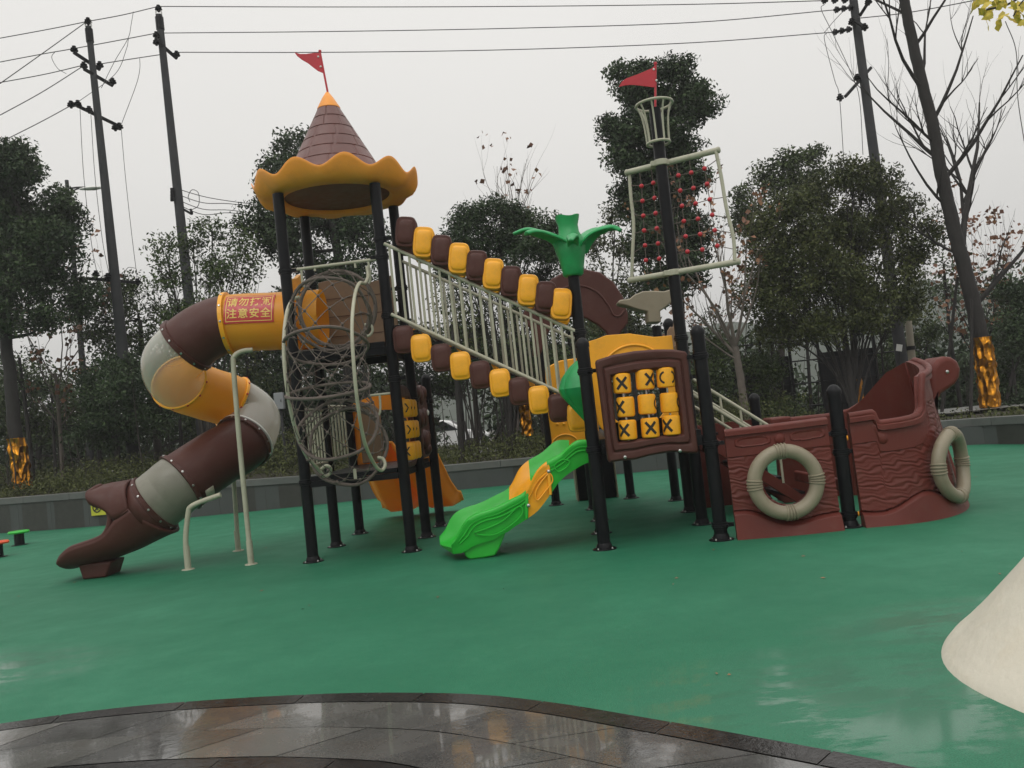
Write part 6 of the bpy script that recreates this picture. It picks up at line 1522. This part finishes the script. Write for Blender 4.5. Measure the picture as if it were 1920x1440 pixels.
# street lamp
YL = 24; lp0 = at(172, 880, YL); lp0.z = 0; t = thing('street_lamp', 'slim grey street lamp with a single curved arm at the left', 'street lamp', lp0)
LT = at(125, 338, YL); b = MB(); b.tube([lp0, lp0.lerp(LT, .5), LT], [.10, .08, .05], 12); b.build('lamp_pole', M['concrete'], t)
b = MB(); b.tube(spline([at(129, 405, YL), at(117, 370, YL), at(122, 356, YL), at(140, 352, YL), at(160, 351, YL)], 6), .025, 6); b.tube(spline([at(128, 375, YL), at(138, 358, YL), at(152, 352, YL)], 5), .022, 6); b.build('lamp_arm', M['concrete'], t)
b = MB(); q = at(170, 353, YL); b.lathe([(0, -.32), (.05, -.3), (.10, -.1), (.12, .1), (.07, .28), (0, .32)], q, 16, axis=(1, 0, -.05)); b.v = [(v[0], v[1], q.z + (v[2] - q.z) * .5) for v in b.v]; b.build('lamp_head', M['white'], t)

# ================================================================ SMALLER THINGS
# white car on the road
CX = at(843, 800, 36); t = thing('parked_car', 'white car beyond the planter, half hidden by shrubs', 'car', (CX.x - .6, 36, 0.004))
WL[t.name] = Vector((0, 0, 0)); cx0 = 0
prof = [(-2.2, .35), (-2.2, .8), (-2.05, .92), (-1.75, .98), (-1.2, 1.40), (-.9, 1.46), (.3, 1.46), (.62, 1.40), (1.25, .98), (2.0, .86), (2.2, .72), (2.22, .35)]
b = MB(); b.prism([V3(x, -.86, z) for x, z in prof], (0, 1.72, 0)); b.build('car_body', mat('white_car_paint', (.75, .75, .75), .25, .03, 2, coat=.6), t, bevel=.09, bseg=3)
gl = mat('dark_car_glass', (.02, .022, .025), .08, .05, 2)
b = MB()
for poly in ([(-1.55, .99), (-1.12, 1.36), (-.35, 1.39), (-.35, .99)], [(-.28, .99), (-.28, 1.39), (.42, 1.38), (.98, .99)]): b.prism([V3(x, -.872, z) for x, z in poly], (0, 1.744, 0))
b.build('side_window', gl, t, bevel=.01)
b = MB(); b.add([V3(.66, -.74, 1.405), V3(1.26, -.76, 1.005), V3(1.26, .76, 1.005), V3(.66, .74, 1.405)], [(0, 1, 2, 3)]); b.v = [(v[0] + .012, v[1], v[2] + .014) for v in b.v]; b.build('windscreen', gl, t, solid=.01)
for x in (-1.35, 1.4):
    for y in (-.80, .80):
        b = MB(); b.lathe([(0, -.1), (.25, -.1), (.31, -.07), (.31, .07), (.25, .1), (0, .1)], V3(x, y, .31), 24, axis=(0, 1, 0)); b.build('wheel', M['ink'], t)
b = MB(); b.box(V3(2.16, -.6, .70), (.10, .34, .12)); b.build('headlight', M['steel'], t, bevel=.03)
t.location = (CX.x - .55, 36, 0.004)
# dark fence behind the shrubs at the right
t = thing('metal_fence', 'dark metal fence with horizontal rails behind the bushy tree', 'fence', at(1530, 790, 20.8))
f0, f1 = at(1385, 790, 20.4), at(1705, 760, 21.2); f0.z = f1.z = .2
for z in (.75, 1.3, 1.85, 2.35): b = MB(); b.tube([f0 + Z_ * (z - .2), f1 + Z_ * (z - .2)], .018, 6); b.build('fence_rail', M['black'], t)
for k in range(7): p = f0.lerp(f1, k / 6); b = MB(); b.box(p + Z_ * 1.1, (.06, .06, 2.3)); b.build('fence_post', M['black'], t)
for k in (0, 1, 3, 4): a_, c_ = f0.lerp(f1, k / 6), f0.lerp(f1, (k + 1) / 6); b = MB(); b.box((a_ + c_) / 2 + Z_ * .95 + Y_ * .05, ((c_ - a_).length * .9, .03, 1.7), math.atan2((c_ - a_).y, (c_ - a_).x)); b.build('fence_sheet', M['black'], t)
# pale concrete post with a guy wire, and a small white notice
p0, p1 = at(1718, 760, 19.2), at(1703, 602, 19.2); p0.z = .25; t = thing('concrete_post', 'short pale concrete post behind the curled prow', 'post', p0)
b = MB(); b.tube([p0, p1], [.09, .075], 16); b.build('post_shaft', mat('pale_concrete', (.30, .27, .21), .8, .15, 4, .2, 50), t); b = MB(); b.tube([p0.lerp(p1, .70), p0.lerp(p1, .74)], .1, 16); b.build('post_strap', M['black'], t)
b = MB(); b.tube([p0.lerp(p1, .73), at(1740, 668, 19), at(1765, 720, 18.8)], .012, 5); b.build('guy_wire', M['wire'], t)
c = at(1686, 652, 18.9); b = MB(); b.box(c, (.13, .012, .15), mtx=Matrix.Rotation(.25, 3, 'Y')); 
nb_ = b.build('notice_board', M['white'], None, origin=c); tag(nb_, 'small blank white notice card hanging in the shrubs', 'notice')
b = MB(); b.tube([c + V3(0, .02, -1.9), c + V3(0, .02, .05)], .012, 6); b.build('notice_stake', M['barkdark'], nb_, origin=c)
# grey cabinet on a stake
c = at(524, 752, 18.5); t = thing('meter_cabinet', 'small grey cabinet on a post right of the clear tube bend', 'cabinet', (c.x, 18.5, .3))
b = MB(); b.box(c, (.20, .14, .36)); b.build('cabinet_box', mat('grey_cabinet', (.22, .23, .24), .5, .06, 3), t, bevel=.012); b = MB(); b.tube([V3(c.x, 18.55, .2), V3(c.x, 18.55, c.z)], .03, 8); b.build('cabinet_post', M['concrete'], t)
b = MB(); b.box(c + V3(.05, -.075, .0), (.015, .01, .05)); b.build('latch', M['ink'], t)
# far pavilion beyond the path
c = at(1752, 705, 55); t = thing('pavilion', 'tiny far pavilion with a red brown roof seen past the prow', 'pavilion', (c.x, 55, -.3))
for dx in (-1.0, 0, 1.0): b = MB(); b.box(V3(c.x + dx, 55, .3), (.16, .16, 1.5)); b.build('pavilion_post', M['white'], t)
b = MB(); b.prism([V3(c.x - 1.5, 54.2, 1.0), V3(c.x + 1.5, 54.2, 1.0), V3(c.x + .9, 54.2, 1.5), V3(c.x - .9, 54.2, 1.5)], (0, 1.8, 0)); b.build('pavilion_roof', mat('dull_red_roof', (.2, .08, .06), .7), t)
b = MB(); b.box(V3(c.x, 55.6, .2), (2.4, .1, 1.2)); b.build('pavilion_wall', mat('pale_render', (.3, .29, .27), .8), t)
# yellow caution board hanging on the planter wall
c0_ = gnd(172, 966); s_best = min(np.linspace(0, cum[-1], 800), key=lambda s: abs((on_wall(s)[0] - gnd(200, 985)).length))
def wl_pt(s, off, z): p, h = on_wall(s, off); p.z = z; return p
sL, sR = s_best - .30, s_best + .42
PL_, PR_ = wl_pt(sL, -.045, 0), wl_pt(sR, -.045, 0); ux = (PR_ - PL_).normalized(); nn = V3(ux.y, -ux.x)
zt = at(172, 938, PL_.y).z; zb = at(175, 967, PL_.y).z
t = thing('caution_board', 'yellow no climbing board with a black ring symbol on the planter wall', 'sign', PL_ + Z_ * zb)
b = MB(); b.prism([PL_ + Z_ * zb, PR_ + Z_ * zb, PR_ + Z_ * zt, PL_ + Z_ * zt], nn * -.02); b.build('board', mat('yellow_green_board', (.50, .50, .035), .45, .08, 6), t, smooth=0)
cc = PL_ + ux * .135 + Z_ * ((zt + zb) / 2 + .0) + nn * .004
b = MB(); b.tube([cc + (ux * math.cos(a) + Z_ * math.sin(a)) * .085 for a in np.linspace(0, 2 * math.pi, 28, endpoint=False)], .011, 6, closed=True)
b.tube([cc + ux * .055 + Z_ * .055, cc - ux * .055 - Z_ * .055], .008, 6); b.lathe([(0, 0), (.018, 0), (.018, .004), (0, .004)], cc + Z_ * .04 - ux * .005, 10, axis=nn)
b.tube([cc + Z_ * .02 - ux * .01, cc - Z_ * .015 + ux * .005, cc - Z_ * .05 + ux * .03], .011, 6); b.tube([cc - Z_ * .015 + ux * .005, cc - Z_ * .05 - ux * .035], .010, 6); b.tube([cc + Z_ * .015 - ux * .04, cc + Z_ * .005 + ux * .035], .009, 6)
b.build('ring_symbol', M['ink'], t)
def brd(x, y): return PL_ + ux * (.46 + x) + Z_ * ((zt + zb) / 2 + y) + nn * .003
lettering('禁止攀爬', .095, M['ink'], lambda x, y: brd(x, y + .03), t, bold=.004)
# hanger bracket
b = MB(); hA = PL_ + ux * .06 + Z_ * (zt - .01); h_top = on_wall(s_best)[1]; hB = PL_ + ux * .12 + Z_ * (h_top + .01)
b.prism([hA, hA + ux * .05, hB + ux * .05, hB], nn * -.006); b.build('hanger', mat('pale_green_strap', (.25, .28, .18), .5), t)
# mushroom stools
for (u, v0, v1, cm, lb_, rr_) in ((37, 1022, 997, 'green', 'round green topped stool on a black post at the left edge', .165), (-4, 1045, 1017, 'redorange', 'round orange topped stool on a black post cut by the left edge', .165)):
    g_ = gnd(u, v0); t_ = at(u, v1, g_.y); t = thing('stepping_stool', lb_, 'stool', g_); h = t_.z
    b = MB(); b.lathe([(0, h + .022), (rr_ * .9, h + .018), (rr_, h), (rr_ * .93, h - .022), (0, h - .024)], (g_.x, g_.y, 0), 32, fn=lambda i, a, r, z: (r * (1 + .03 * math.cos(6 * a)), z)); b.build('stool_top', M[cm], t)
    b = MB(); b.lathe([(.075, 0.0), (.075, h - .02)], (g_.x, g_.y, 0), 20); b.lathe([(.12, .0), (.12, .008), (.075, .01)], (g_.x, g_.y, 0), 20); b.build('stool_post', M['black'], t)
# ginkgo twig hanging into the top right corner
rk = random.Random(6); t = thing('ginkgo_branch', 'twigs with bright yellow ginkgo leaves in the top right corner', 'branch', at(1950, -60, 6.0))
b = MB(); b.tube(spline([at(2500, -330, 6.6), at(2200, -210, 6.3), at(1990, -80, 6), at(1930, -20, 6), at(1890, 8, 6), at(1850, 18, 6)], 6), [.02] * 13 + [.012] * 3 + [.008] * 15, 6); b.tube(spline([at(1940, -20, 6.05), at(1915, 5, 6.05), at(1900, 30, 6.05)], 5), .005, 5); b.build('twig', M['bark'], t)
V_, F_, ti = [], [], []
for k in range(46):
    u, v = rk.choice(((1835, 12), (1850, 28), (1868, 12), (1862, 38), (1885, 30), (1900, 20), (1915, 34), (1878, 0), (1910, 8), (1925, 15), (1848, 5)))
    c = at(u + rk.uniform(-12, 12), v + rk.uniform(-10, 10), 6 + rk.uniform(-.15, .15)); s_ = rk.uniform(.022, .036)
    d = Vector((rk.uniform(-1, 1), rk.uniform(-.6, .6), rk.uniform(-1, .2))).normalized(); w_ = d.cross(Vector((rk.uniform(-.4, .4), 1, rk.uniform(-.4, .4)))).normalized(); nn_ = d.cross(w_)
    n0 = len(V_); V_.append(c - d * s_)
    for j in range(8):
        a = (j / 7 - .5) * 2.5; rr_ = s_ * (1.25 + .12 * math.cos(j * 2.4)) * (.9 if j in (3, 4) else 1); V_.append(c - d * s_ + (d * math.cos(a) + w_ * math.sin(a)) * rr_ * 1.25 + nn_ * (.004 * math.cos(a * 3)))
    for j in range(7): F_.append((n0, n0 + 1 + j, n0 + 2 + j)); ti.append(rk.random())
b = MB(); b.v = [tuple(v) for v in V_]; b.f = F_; b.t = ti; b.build('ginkgo_leaves', M['leafgold'], t, smooth=0, flip=False)

# ================================================================ HAZE
hz = MB(); hz.box((0, 135, 10.5), (620, 400, 24)); 
hm = bpy.data.materials.new('haze_air'); hm.use_nodes = True; hn, hl = hm.node_tree.nodes, hm.node_tree.links
hn.remove(hn['Principled BSDF']); pv = hn.new('ShaderNodeVolumePrincipled'); pv.inputs['Color'].default_value = (.86, .86, .87, 1); pv.inputs['Density'].default_value = .0017; pv.inputs['Anisotropy'].default_value = .2
hl.new(pv.outputs[0], hn['Material Output'].inputs['Volume'])
tag(hz.build('haze', hm, None, smooth=0), 'thin grey mist hanging over the whole place', 'haze', kind='stuff')
